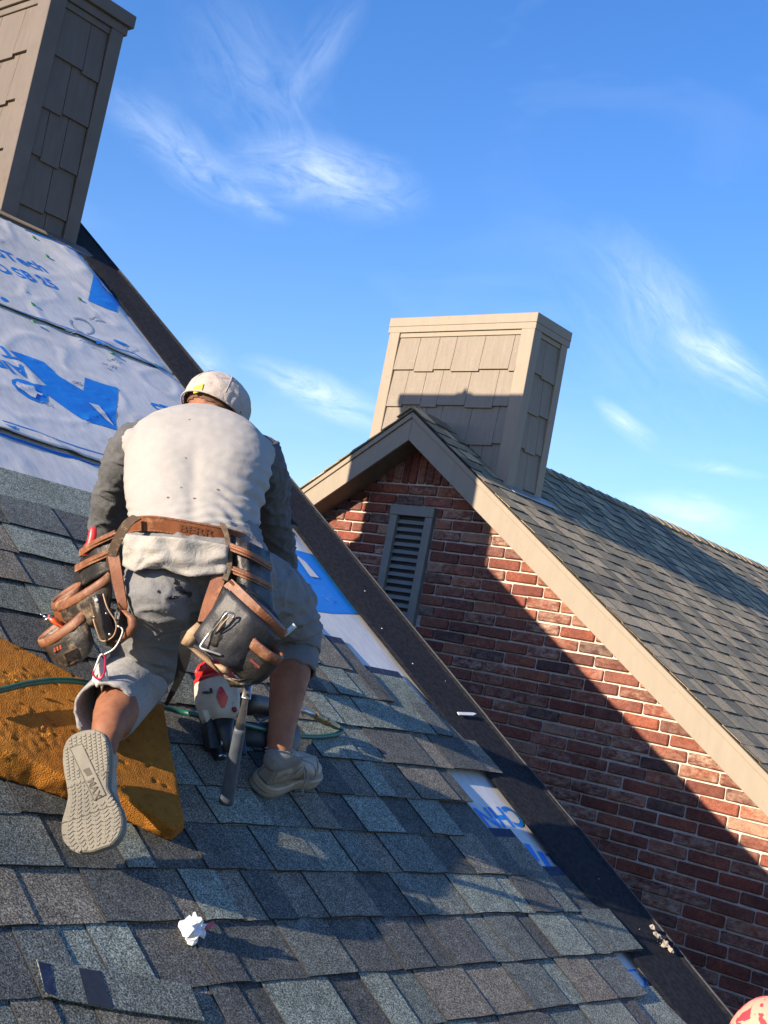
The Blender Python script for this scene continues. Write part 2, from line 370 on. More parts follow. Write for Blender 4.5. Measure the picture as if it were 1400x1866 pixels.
flat_print('edge_line', [pxpoly([(180,872),(220,888),(700,1050),(698,1057),(215,895),(178,878)],k,0,420), pxpoly([(655,0),(700,0),(1000,115),(1200,205),(1400,262),(1400,270),(1195,213),(995,124)],k,0,600),pxpoly([(1950,590),(1950,598),(1400,270),(1400,262)],k,0,600)], print_m, s3)
flat_print('edge_line', [pxpoly([(0,1000),(400,1130),(800,1265),(1195,1370),(1195,1378),(798,1275),(398,1138),(0,1010)],k,0,600)], print_m, s2)
flat_print('edge_line', [pxpoly([(0,1105),(250,1180),(700,1330),(1000,1425),(1190,1455),(1000,1440),(680,1350),(250,1205),(0,1130)],k,0,600)], print_m, s1)
flat_print('edge_line', [pxpoly([(270,0),(560,110),(930,290),(925,304),(555,126),(250,0)],k,0,420)], print_m, s3)
flat_print('edge_mark', [pxpoly([(1000,150),(1030,150),(1060,165),(1100,212),(1050,185),(1005,182)],k,0,600), pxpoly([(0,710),(60,735),(78,765),(40,770),(0,745)],k,0,420)], print_m, s3)
flat_print('edge_mark', [pxpoly([(20,1045),(95,1075),(150,1075),(150,1110),(90,1095)],k,0,600)], print_m, s2)
def text_mesh(body, size):
    cu = bpy.data.curves.new('lettering', 'FONT'); cu.body = body; cu.size = size; cu.offset = size*.022
    o = bpy.data.objects.new('lettering', cu); C.objects.link(o)
    bpy.context.view_layer.update()
    me = bpy.data.meshes.new_from_object(o.evaluated_get(bpy.context.evaluated_depsgraph_get()))
    bpy.data.objects.remove(o); return me
def roof_text(body, p0, p1, hgt, m, parent, flip=False):
    "letters whose baseline runs from photo point p0 to p1"
    me = text_mesh(body, 1.0); a = Vector(uv(*p0, .014)); b = Vector(uv(*p1, .014))
    xs = [v.co.x for v in me.vertices]; wd = max(xs)-min(xs); x0 = min(xs)
    d = (b-a)/wd; up = Vector((d.y, -d.x)).normalized()*hgt/.72
    if (a-b).y > 0: up = Vector((-abs(up.x), up.y)) if up.x > 0 else up
    polys = []
    for f in me.polygons: polys.append([tuple(a + d*(me.vertices[i].co.x-x0) + up*me.vertices[i].co.y) for i in f.vertices])
    return flat_print('lettering', polys, m, parent)
roof_text('AlphaProTech', (-150, 415), (88, 498), .085, print_m, s3)
roof_text('REX TECHNO SB 25', (-215, 425), (108, 529), .085, print_m, s3)
roof_text('REX TECHNO SB 25', (333, 733), (-20, 610), .085, print_m, s2) if False else None
roof_text('SB 25', (352, 752), (271, 733), .085, print_m, s2)
roof_text('Alpha', (40, 667), (-70, 640), .085, print_m, s2)
roof_text('T', (16, 636), (-14, 628), .08, print_m, s2)
roof_text('ECHN', (950, 1466), (866, 1469), .085, print_m, s0)
roof_text('alp', (1030, 1560), (938, 1536), .07, print_m, s0)
roof_text('REX', (1200,1786),(1166,1770), .05, print_m, s0)
flat_print('edge_line', [[(1.045,3.39),(1.045,3.47),(1.039,3.47),(1.039,3.39)]], print_m, s0)
def scribble(px, py, w_, h_, parent, seed):
    rr = random.Random(seed); a = []
    for i in range(5):
        x = px+w_*i/4-w_/2; y = py+rr.uniform(-h_, h_)+(x-px)*.4; x2 = x+rr.uniform(4, 9); y2 = y+rr.uniform(-5, 6)
        a.append(pxpoly([(x,y),(x2,y2),(x2+.6,y2+1.3),(x+.2,y+1.5)]))
    flat_print('nail_print', a, ink_m, parent)
for i, (x, y, pr) in enumerate([(172,583,s3),(125,612,s3),(82,735,s2),(140,702,s2),(195,668,s2),(600,1085,s1),(88,802,s2),(205,660,s2),(232,640,s3)]): scribble(x, y, 20, 3, pr, i)
an = [(122+i*0, 0) for i in range(0)]
ring = []
for i in range(16):
    a0, a1 = i*math.tau/16, (i+1)*math.tau/16
    if i in (3, 9): continue
    ring.append(pxpoly([(148+22*math.cos(a0), 596+14*math.sin(a0)+8*math.cos(a0)), (148+22*math.cos(a1), 596+14*math.sin(a1)+8*math.cos(a1)), (148+19*math.cos(a1), 596+11.5*math.sin(a1)+7*math.cos(a1)), (148+19*math.cos(a0), 596+11.5*math.sin(a0)+7*math.cos(a0))]))
flat_print('faint_emblem', ring, ink_m, s3)
flat_print('faint_mark', [pxpoly([(205,620),(213,622),(232,631),(228,633),(214,628),(206,624)])], print_m, s3)
# cap nails
def disc(p, r, h, seg=10):
    vs = [p+EU*(r*math.cos(t))+EV*(r*math.sin(t)) for t in [math.tau*i/seg for i in range(seg)]]
    mb = MB(); mb.prism(vs, NN*h); return mb
for px, py in [(62,433),(86,467),(145,545),(60,555),(62,586),(285,667),(205,643)]:
    disc(onroof(px, py, .02), .012, .004).build('cap_nail', green_m, deck)

# felt along the rake, with a raised lip
mb = MB(); n = 60; vs = []; fs = []
prof = [(0, .016), (.02, .02), (.12, .022), (.25, .024), (.262, .029), (.275, .026), (.28, -.03)]
for i in range(n+1):
    u = 0.35+(ridgeU-.35)*i/n
    vin = 3.475 + max(0, u-2.7)*.022 + .012*noise.noise(Vector((u*1.7, 0, 0)))
    for k_, (dv, h) in enumerate(prof):
        v = vin + (VE+.035-vin)*dv/.28
        vs.append(RF(u, v, h+.004*noise.noise(Vector((u*2.3, dv*9, 1)))*(k_ > 0)))
q = len(prof)
for i in range(n):
    for j in range(q-1): a = i*q+j; fs.append((a, a+1, a+q+1, a+q))
me = mesh('felt_strip', vs, fs)
bm = bmesh.new(); bm.from_mesh(me); bmesh.ops.recalc_face_normals(bm, faces=bm.faces)
edge = [e for e in bm.edges if e.is_boundary]; bmesh.ops.extrude_edge_only(bm, edges=edge)
bm.to_mesh(me); bm.free()
felt_o = link('felt_strip', me, deck, felt)
mb = MB()
for i in range(40):
    u = .4+i*.155; a = VE+.022+.004*noise.noise(Vector((u*3, 5, 1)))
    slab(mb, RF, u, u+.155, a, a+.006, .031, .031, .01)
mb.build('felt_lip', felt2, deck)
for i in range(12):
    u = .9+random.random()*4.5; v = 3.52+random.random()*.2
    if i < 34: disc(RF(u, v, .025), random.choice([.0012,.002,.003]), .001, 6).build('felt_nail', white_m, deck)

# courses: (u of the lower edge at v=1.2, at v=3.7, where the course ends)
COURSES = [(.665,.642,3.735),(.815,.79,3.30),(.972,.942,3.385),(1.118,1.086,3.551),(1.272,1.235,3.367),(1.412,1.37,3.234),(1.55,1.514,3.06),(1.65,1.672,3.247),(1.786,1.819,3.563),(1.936,1.976,3.434),(2.078,2.114,3.235),(2.235,2.252,3.132),(2.358,2.393,3.02),(2.503,2.512,2.86),(2.646,2.646,2.70)]
for i in range(6): COURSES.insert(0, (COURSES[0][0]-.145, COURSES[0][1]-.145, 3.735))
TB = tabset(shingle)
cnt = 0; mass = MB()
RR = random.Random(21)
for ci, (ua, ub, ve) in enumerate(COURSES):
    dv = (ub-ua)/2.5
    U = lambda v: ua+dv*(v-1.2)
    # the full shingle below the tabs, in metre lengths; its upper half shows only at the stepped right end
    v = ve
    first = True
    while v > -3.5:
        v0 = v-1.0
        mbs = MB()
        mbs.hexa([RF(U(v0)+.004,v0,.0215), RF(U(v)+.004,v,.0215), RF(U(v)+.336,v,.0105), RF(U(v0)+.336,v0,.0105), RF(U(v0)+.004,v0,.0265), RF(U(v)+.004,v,.0265), RF(U(v)+.336,v,.0135), RF(U(v0)+.336,v0,.0135)])
        if v > 1.0 and ci > 5:
            so = mbs.build('shingle_strip', shingle, deck)
            if first or ci == len(COURSES)-1:
                t = MB(); slab(t, RF, U(v)+.30, U(v)+.334, max(v-(.17+.1*RR.random()), v0), v-.004, .0155, .0145, .0008)
                t.build('sealant_strip', tape_m, so)
        else: mass.v, mass.f = mass.v, mass.f; mass.add(mbs.v, mbs.f)
        v = v0-.004; first = False
    v = ve; k_ = RR.random() < .5
    while v > -3.5:
        wd = RR.choice([.085,.11,.13,.15,.17,.19,.21])*RR.uniform(.85,1.15)*(1.0 if k_ else .8)
        if v > 1.0 and v-wd < 1.0: pass
        u0 = U(v-wd)+RR.uniform(-.002,.002); th = .0042 if k_ else .0012
        mt = tab_matrix(RF, u0, v-wd+.0008, wd-.0016, .158, .0272, .0205, th, dv)
        lim = {0:0}.get(ci)
        if v > 1.05 and ci > 5 and cnt < 290:
            link('shingle_tab', RR.choice(TB), deck, None, mt); cnt += 1
        else:
            me_ = TB[0]; mass.add([mt @ x.co for x in me_.vertices], [tuple(f.vertices) for f in me_.polygons], [f.material_index for f in me_.polygons])
        v -= wd; k_ = not k_
tag(mass.build('shingle_mass', shingle_i, deck), kind='stuff')
print('near tabs', cnt)
# ---------------- chimneys ----------------
def chimney(parent, x0, x1, y0, y1, zb, zt, rows, pm, tm, seamsF, seamsS, cap=.03, label=None, lowrow=None):
    core = MB(); core.box(x0+.012, x1-.012, y0+.012, y1-.012, zb, zt-.02); ch = core.build('chimney', pm, parent)
    if label: ch['label'] = label
    cw = .098
    for nm, b in (('corner_board', (x0, x0+cw, y0-.016, y0+.012)), ('corner_board', (x1-cw, x1+.0, y0-.016, y0+.012)),
                  ('corner_board', (x1-.012, x1+.014, y0-.0165, y0+.075)), ('corner_board', (x1-.012, x1+.014, y1-.075, y1+.002)),
                  ('corner_board', (x0, x0+cw, y1-.012, y1+.008)), ('corner_board', (x1-cw, x1, y1-.012, y1+.008)),
                  ('corner_board', (x0-.008, x0+.012, y0-.0085, y0+.075)), ('corner_board', (x0-.008, x0+.012, y1-.075, y1+.002))):
        mb = MB(); mb.box(b[0], b[1], b[2], b[3], zb, zt-.001); mb.build(nm, tm, ch, bevel=.0025)
    mb = MB(); mb.box(x0-cap-.008, x1+cap+.008, y0-cap-.008, y1+cap+.008, zt+.005, zt+.075)
    mb.build('cap', tm, ch, bevel=.003)
    mb = MB(); mb.box(x0-.018, x1+.018, y0-.018, y1+.018, zt-.042, zt+.0045); mb.build('cap_trim', tm, ch, bevel=.002)
    for b in ((x0+cw+.001, x1-cw-.001, y0-.004, y0+.013), (x0+cw+.001, x1-cw-.001, y1-.013, y1+.004)):
        mb = MB(); mb.box(b[0], b[1], b[2], b[3], zt-.078, zt-.0425); mb.build('trim_strip', tm, ch, bevel=.002)
    mb = MB(); mb.box(x1-.013, x1+.004, y0+.076, y1-.076, zt-.078, zt-.0425); mb.build('trim_strip', tm, ch, bevel=.002)
    rr = random.Random(int(x0*100)+3)
    def panels(seams, length, place, ntop):
        for ri, zlow in enumerate(rows):
            ztop = rows[ri-1]+.03 if ri else ntop
            if zlow < zb-.3: break
            s = seams[ri] if ri < len(seams) else [0]+sorted(rr.uniform(.1,.9) for _ in range(3))+[1]
            for k in range(len(s)-1):
                st = -.012 if (k+ri) % 2 else .004
                a, b = s[k]*length, s[k+1]*length-.0032
                place(a, b, max(zlow+st, zb), ztop)
    def front(a, b, z0, z1):
        mb = MB(); X0, X1 = x0+cw+.001+a, x0+cw+.001+b
        mb.hexa([(X0,y0-.012,z0),(X1,y0-.012,z0),(X1,y0+.012,z0),(X0,y0+.012,z0),(X0,y0+.006,z1),(X1,y0+.006,z1),(X1,y0+.012,z1),(X0,y0+.012,z1)])
        mb.build('shake_panel', pm, ch, bevel=.0008)
    def side(a, b, z0, z1):
        mb = MB(); Y0, Y1 = y0+.076+a, y0+.076+b
        mb.hexa([(x1+.010,Y0,z0),(x1+.010,Y1,z0),(x1-.012,Y1,z0),(x1-.012,Y0,z0),(x1-.006,Y0,z1),(x1-.006,Y1,z1),(x1-.012,Y1,z1),(x1-.012,Y0,z1)])
        mb.build('shake_panel', pm, ch, bevel=.0008)
    def left(a, b, z0, z1):
        mb = MB(); Y0, Y1 = y0+.076+a, y0+.076+b
        mb.hexa([(x0-.006,Y0,z0),(x0-.006,Y1,z0),(x0+.012,Y1,z0),(x0+.012,Y0,z0),(x0+.006,Y0,z1),(x0+.006,Y1,z1),(x0+.012,Y1,z1),(x0+.012,Y0,z1)])
        mb.build('shake_panel', pm, ch)
    panels(seamsF, x1-x0-2*cw-.002, front, zt-.078)
    panels(seamsS, y1-y0-.152, side, zt-.078)
    panels([[0,.5,1]]*len(rows), y1-y0-.152, left, zt-.078)
    return ch
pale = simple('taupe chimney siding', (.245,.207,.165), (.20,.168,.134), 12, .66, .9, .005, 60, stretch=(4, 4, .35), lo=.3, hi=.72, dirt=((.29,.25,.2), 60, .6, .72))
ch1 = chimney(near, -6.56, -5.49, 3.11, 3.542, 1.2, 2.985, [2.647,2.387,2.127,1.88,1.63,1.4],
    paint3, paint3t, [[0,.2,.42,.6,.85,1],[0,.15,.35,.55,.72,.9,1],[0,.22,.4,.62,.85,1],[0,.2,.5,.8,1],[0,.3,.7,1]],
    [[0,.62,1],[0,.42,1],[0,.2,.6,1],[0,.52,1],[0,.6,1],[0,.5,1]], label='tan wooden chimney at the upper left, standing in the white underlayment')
# every face of the near chimney takes the same siding paint
# flue guard on the cap, out of frame; its shadow falls on the other chimney
mb = MB()
mb.box(-6.14, -5.90, 3.24, 3.42, 3.06, 3.085); mb.box(-6.09, -5.95, 3.26, 3.40, 3.085, 3.13)
mb.prism([(-6.05,3.28,3.131),(-5.99,3.28,3.131),(-6.02,3.28,3.175)], (0, .1, 0))
mb.build('flue_cap', metal_m, ch1)
# base flashing round the near chimney
mb = MB()
a = RF(0,0).x
def rz_(x): return (-H0/CA) - (x)*SA/CA
z = rz_(-5.478)
mb.hexa([(-5.478,3.06,z+.012),(-5.478,3.60,z+.012),(-5.40,3.64,rz_(-5.40)+.022),(-5.40,3.04,rz_(-5.40)+.022),(-5.478,3.06,z+.03),(-5.478,3.60,z+.03),(-5.40,3.64,rz_(-5.40)+.026),(-5.40,3.04,rz_(-5.40)+.026)])
mb.build('base_flashing', paint3t, near)
mb = MB(); slab(mb, RF, 5.47, 5.505, 3.0, 3.33, .032, .034, .006); mb.build('wood_shim', wood_m, near)

# ---------------- the brick gable house ----------------
far = empty('brick_gable_house', (-5.6, 10, -6.5))
tag(far, 'neighbouring red brick house with a pointed gable, tan fascia boards and grey shingle roof', 'house')
YW, YF, Y1 = 6.78, 6.565, 19.5
AX, AZ = -5.617, 1.76
XR, XL = -.35, -10.9
def zr(x): return -1.985 - x*2/3 if x > AX else 5.505 + x*2/3
mb = MB()
zs = .21
mb.prism([(XL+.5, YW+.008, -6.5), (XR-.5, YW+.008, -6.5), (XR-.5, YW+.008, zr(XR-.5)-zs), (AX, YW+.008, AZ-zs), (XL+.5, YW+.008, zr(XL+.5)-zs)], (0, Y1-YW-.3, 0))
wall = mb.build('wall', mortar, far)
# bricks: pitch 253 x 75.5 mm, tumbled edges
def brick_mesh(i, m, soldier=False):
    rr = random.Random(i+50); bm = bmesh.new(); bmesh.ops.create_cube(bm, size=1)
    for v in bm.verts:
        v.co.x *= 1+rr.uniform(-.012, .006); v.co.z *= 1+rr.uniform(-.06, .03); v.co.x += rr.uniform(-.006, .006)
    ed = [e for e in bm.edges if abs(e.verts[0].co.y+.5) < .01 or abs(e.verts[1].co.y+.5) < .01]
    # chamfer in real proportion: scale first
    for v in bm.verts: v.co.x *= .242; v.co.z *= .0645; v.co.y *= .05
    ed = [e for e in bm.edges if min(v.co.y for v in e.verts) < 0]
    bmesh.ops.bevel(bm, geom=ed, offset=.0045+rr.random()*.003, segments=1, affect='EDGES')
    for v in bm.verts:
        v.co.x /= .242; v.co.z /= .0645; v.co.y /= .05
        if v.co.y < 0: v.co.y += rr.uniform(-.05, .05); v.co.z += rr.uniform(-.02, .02); v.co.x += rr.uniform(-.005, .005)
    me = bpy.data.meshes.new('brick'); bm.to_mesh(me); bm.free(); me.materials.append(m); return me
BM = [brick_mesh(i, brick_m) for i in range(8)]
def clip_x(z0, z1, x0, x1):
    "cut a brick to the gable line"
    def lim(z):  # x where the gable line is at height z (fascia hides the cut)
        return (AX - (AZ-.15-z)*1.5, AX + (AZ-.15-z)*1.5)
    a, b = lim(z1+.0)
    return max(x0, a-.02), min(x1, b+.02)
RB = random.Random(5)
lou = (-5.815, -5.425, .13, 1.125)
cand = []
pz = .0755
for r in range(-74, 18):
    z0 = -.072+r*pz; z1 = z0+.0645
    x = -10.6 + (r % 2)*.127 + RB.uniform(-.02, .02) + (RB.random() < .12)*.05
    while x < XR-.55:
        wd = .242*RB.uniform(.965, 1.03)
        a, b = clip_x(z0, z1, x, x+wd)
        segs = [(a, b)]
        if z1 > lou[2] and z0 < lou[3]-.005:
            segs = []
            if a < lou[0]-.012: segs.append((a, min(b, lou[0]-.012)))
            if b > lou[1]+.012: segs.append((max(a, lou[1]+.012), b))
        for a, b in segs:
            if b-a > .02: cand.append((a, b, z0, z1))
        x += wd+.0115
def visible(x, z):
    p = R @ np.array((x, YW, z)); px = CX+F*p[0]/p[2]; py = CY+F*p[1]/p[2]
    if not (-10 < px < 1410 and py < 1876): return None
    # hidden behind the near roof?
    r = ray(px, py); t = -H0/NN.dot(r)
    if 0 < t < YW/r.y and (r*t).y < VE+.03: return None
    return p[2]
vis = []; rest = []
for c in cand:
    d = next((q for q in (visible((c[0]+c[1])/2, (c[2]+c[3])/2), visible(c[1], c[3]), visible(c[0], c[3]), visible(c[1], c[2])) if q is not None), None)
    sz = None if d is None else (c[1]-c[0])/d
    (vis if d is not None else rest).append((sz or 0, c))
vis.sort(key=lambda t: -t[0]); print('bricks in view', len(vis), 'rest', len(rest))
# soldier bricks under the apex
sol = []
for k in range(13):
    x = AX-.47+k*.0735; zt = AZ-.14-abs(x+.03-AX)*.667
    if zt > 1.285: sol.append((x, x+.064, 1.289, zt+.03))
mass = MB()
def place_brick(c, part):
    a, b, z0, z1 = c; sx, sz, ry = b-a, z1-z0, 0
    mw = Matrix.Translation(((a+b)/2, YW+.018+RB.uniform(-.004,.003), (z0+z1)/2+RB.uniform(-.0015,.0015))) @ Matrix.Rotation(RB.uniform(-.012,.012), 4, 'Y')
    if sz > sx: mw = mw @ Matrix.Rotation(math.pi/2, 4, 'Y') @ Matrix.Diagonal((sz, .05, sx, 1))
    else: mw = mw @ Matrix.Diagonal((sx, .05, sz, 1))
    me = RB.choice(BM)
    if part: link('brick', me, wall, None, mw)
    else: mass.add([mw @ v.co for v in me.vertices], [tuple(f.vertices) for f in me.polygons])
for c in sol: place_brick(c, True)
for i, (s, c) in enumerate(vis): place_brick(c, i < 292)
for s, c in rest:
    if c[2] > -4: place_brick(c, False)
tag(mass.build('brick_mass', brick_i, wall), kind='stuff')

# louvre vent
lv = MB(); lx0, lx1, lz0, lz1 = lou
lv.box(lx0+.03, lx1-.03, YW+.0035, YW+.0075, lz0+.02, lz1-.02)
dark = simple('shade backing behind the slats', (.02,.02,.02), (.03,.03,.03), 10, .9, 0)  # sheet coloured near black for the shade in the hollow behind the slats
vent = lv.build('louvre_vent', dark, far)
vent['label'] = 'tall grey louvred vent set in the brick gable'
for b in ((lx0, lx0+.068, lz0, lz1-.072), (lx1-.068, lx1, lz0, lz1-.072)):
    mb = MB(); mb.box(b[0], b[1], YW-.028, YW+.02, b[2], b[3]); mb.build('frame_stile', louver_m, vent, bevel=.002)
mb = MB(); mb.box(lx0-.004, lx1+.004, YW-.032, YW+.02, lz1-.0715, lz1); mb.build('frame_rail', louver_m, vent, bevel=.002)
mb = MB(); mb.box(lx0-.004, lx1+.004, YW-.032, YW+.02, lz0-.02, lz0+.0); mb.build('frame_rail', louver_m, vent, bevel=.002)
z = lz1-.078
while z > lz0+.05:
    mb = MB(); a, b = lx0+.0685, lx1-.0685
    mb.hexa([(a,YW-.016,z-.050),(b,YW-.016,z-.050),(b,YW-.010,z-.053),(a,YW-.010,z-.053),(a,YW+.010,z-.012),(b,YW+.010,z-.012),(b,YW+.016,z-.015),(a,YW+.016,z-.015)])
    mb.build('slat', louver_m, vent); z -= .0535

# fascia boards, soffits, drip trim
def rake(side, t0, t1, z0, z1, y0, y1, name, mat_, parent=far, bv=.002):
    "a board following the gable line; z measured down from the roof plane"
    sg = 1 if side > 0 else -1; XE = XR if sg > 0 else XL
    X0 = AX; mb = MB()
    def pt(x, dz, y): return (x, y, AZ - abs(x-AX)*2/3 + dz)
    xa, xb = X0+sg*.0008, XE
    mb.hexa([pt(xa,z0,y0), pt(xb,z0,y0), pt(xb,z0,y1), pt(xa,z0,y1), pt(xa,z1,y0), pt(xb,z1,y0), pt(xb,z1,y1), pt(xa,z1,y1)])
    return mb.build(name, mat_, parent, bevel=bv)
for s in (1, -1):
    rake(s, 0, 0, -.205, -.046, YF, YF+.02, 'fascia_board', paint)
    rake(s, 0, 0, -.045, -.006, YF-.012, YF+.02, 'fascia_trim', paint)
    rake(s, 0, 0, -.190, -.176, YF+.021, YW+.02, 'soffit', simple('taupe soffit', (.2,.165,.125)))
# roof decks
mb = MB(); mb.hexa([(AX+.001,YF+.0,AZ-.17),(XR,YF+.0,zr(XR)-.17),(XR,Y1,zr(XR)-.17),(AX+.001,Y1,AZ-.17),(AX+.001,YF+.021,AZ-.006),(XR,YF+.021,zr(XR)-.006),(XR,Y1,zr(XR)-.006),(AX+.001,Y1,AZ-.006)])
mb.v = [Vector((v.x, max(v.y, YF+.0215), v.z)) for v in mb.v]
fdeck = mb.build('roof', felt, far)
mb = MB(); mb.hexa([(AX-.001,YF+.0215,AZ-.17),(XL,YF+.0215,zr(XL)-.17),(XL,Y1,zr(XL)-.17),(AX-.001,Y1,AZ-.17),(AX-.001,YF+.0215,AZ-.006),(XL,YF+.0215,zr(XL)-.006),(XL,Y1,zr(XL)-.006),(AX-.001,Y1,AZ-.006)])
mb.build('roof_slope', felt, far)
# shingles of the right slope
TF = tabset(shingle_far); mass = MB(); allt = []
uR = GF(0,0,0); ut = (Vector((AX,0,AZ))-GF(0,0,0)).dot(EU)
RG = random.Random(9)
u = ut-.145
while True:
    x = GF(u,0,0).x
    if x > XR+.02: break
    v = YF-.018+RG.uniform(-.006,.006); k_ = RG.random() < .5
    while v < Y1:
        wd = RG.choice([.1,.13,.16,.19,.22])*RG.uniform(.85,1.15)
        allt.append((v*1.0 - 0*u, u+RG.uniform(-.003,.003), v, wd, .0055 if k_ else .0015)); v += wd; k_ = not k_
    u -= .143
def tvis(u, v):
    p = GF(u, v, .02); q = R @ np.array(p); px = CX+F*q[0]/q[2]; py = CY+F*q[1]/q[2]
    if not (0 < px < 1400 and 0 < py < 1866): return None
    if -6.3 < p.x < -4.99 and p.y > 6.93: 
        pass
    return q[2]
sc_t = []
for t in allt:
    d = tvis(t[1]+.07, t[2]+t[3]/2)
    sc_t.append((d if d else 99, t))
sc_t.sort(key=lambda t: t[0])
for i, (d, t) in enumerate(sc_t):
    mt = tab_matrix(GF, t[1], t[2]+.0008, t[3]-.0016, .156, .0145, .0085, t[4])
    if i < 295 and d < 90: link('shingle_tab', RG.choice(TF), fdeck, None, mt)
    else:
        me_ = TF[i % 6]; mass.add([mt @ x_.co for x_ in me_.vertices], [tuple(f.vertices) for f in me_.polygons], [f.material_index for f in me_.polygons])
# strips beneath the tabs, one per course
u = ut-.145
while GF(u,0,0).x < XR+.02:
    slab(mass, GF, u+.004, u+.16, YF-.012, Y1, .0142, .0085, .003); u -= .143
# left slope: edges of the shingle layers along the rake
def GL(u, v, n):  # mirrored slope
    p = GF(u, v, n); return Vector((2*AX-p.x, p.y, p.z))
u = ut-.145
while GL(u,0,0).x > XL:
    v = YF-.02+RG.uniform(-.008, .004)
    mass.hexa([GL(u,v,.006), GL(u,Y1,.006), GL(u+.16,Y1,.003), GL(u+.16,v,.003), GL(u,v,.0175), GL(u,Y1,.0175), GL(u+.16,Y1,.009), GL(u+.16,v,.009)]); u -= .143
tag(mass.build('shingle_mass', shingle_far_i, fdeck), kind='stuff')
# ridge caps
RC = random.Random(3); y = YF-.03; i = 0
while y < Y1:
    ln = .15
    if not (6.9 < y+.07 < 7.36):
        mb = MB()
        for s in (1, -1):
            def rp(w_, yy, n): 
                p = Vector((AX, yy, AZ)) + Vector((s*CA, 0, -SA))*w_ + Vector((s*SA, 0, CA))*n; return p
            mb.hexa([rp(0,y,.026), rp(.13,y,.024), rp(.13,y+ln+.01,.017), rp(0,y+ln+.01,.019), rp(0,y,.031), rp(.13,y,.029), rp(.13,y+ln+.01,.021), rp(0,y+ln+.01,.023)])
        mb.build('ridge_cap', shingle_far, fdeck)
    y += ln
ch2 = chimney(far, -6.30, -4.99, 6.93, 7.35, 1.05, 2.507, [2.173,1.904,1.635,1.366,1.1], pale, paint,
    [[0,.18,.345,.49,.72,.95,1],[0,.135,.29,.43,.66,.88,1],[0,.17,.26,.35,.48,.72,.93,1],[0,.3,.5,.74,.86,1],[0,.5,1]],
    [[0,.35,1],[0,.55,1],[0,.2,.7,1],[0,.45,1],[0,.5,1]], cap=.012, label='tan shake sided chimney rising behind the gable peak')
# step flashing at the foot of that chimney
mb = MB()
x = -4.975
def gz(x, n=0): return (G0+n)/CA - x*SA/CA
mb.hexa([(x-.012,6.9,gz(x-.012,.012)),(x-.012,7.42,gz(x-.012,.012)),(x+.085,7.44,gz(x+.085,.022)),(x+.085,6.9,gz(x+.085,.022)),(x-.012,6.9,gz(x)+.03),(x-.012,7.42,gz(x)+.03),(x+.085,7.44,gz(x+.085,.026)),(x+.085,6.9,gz(x+.085,.026))])
mb.build('base_flashing', metal_m, far)
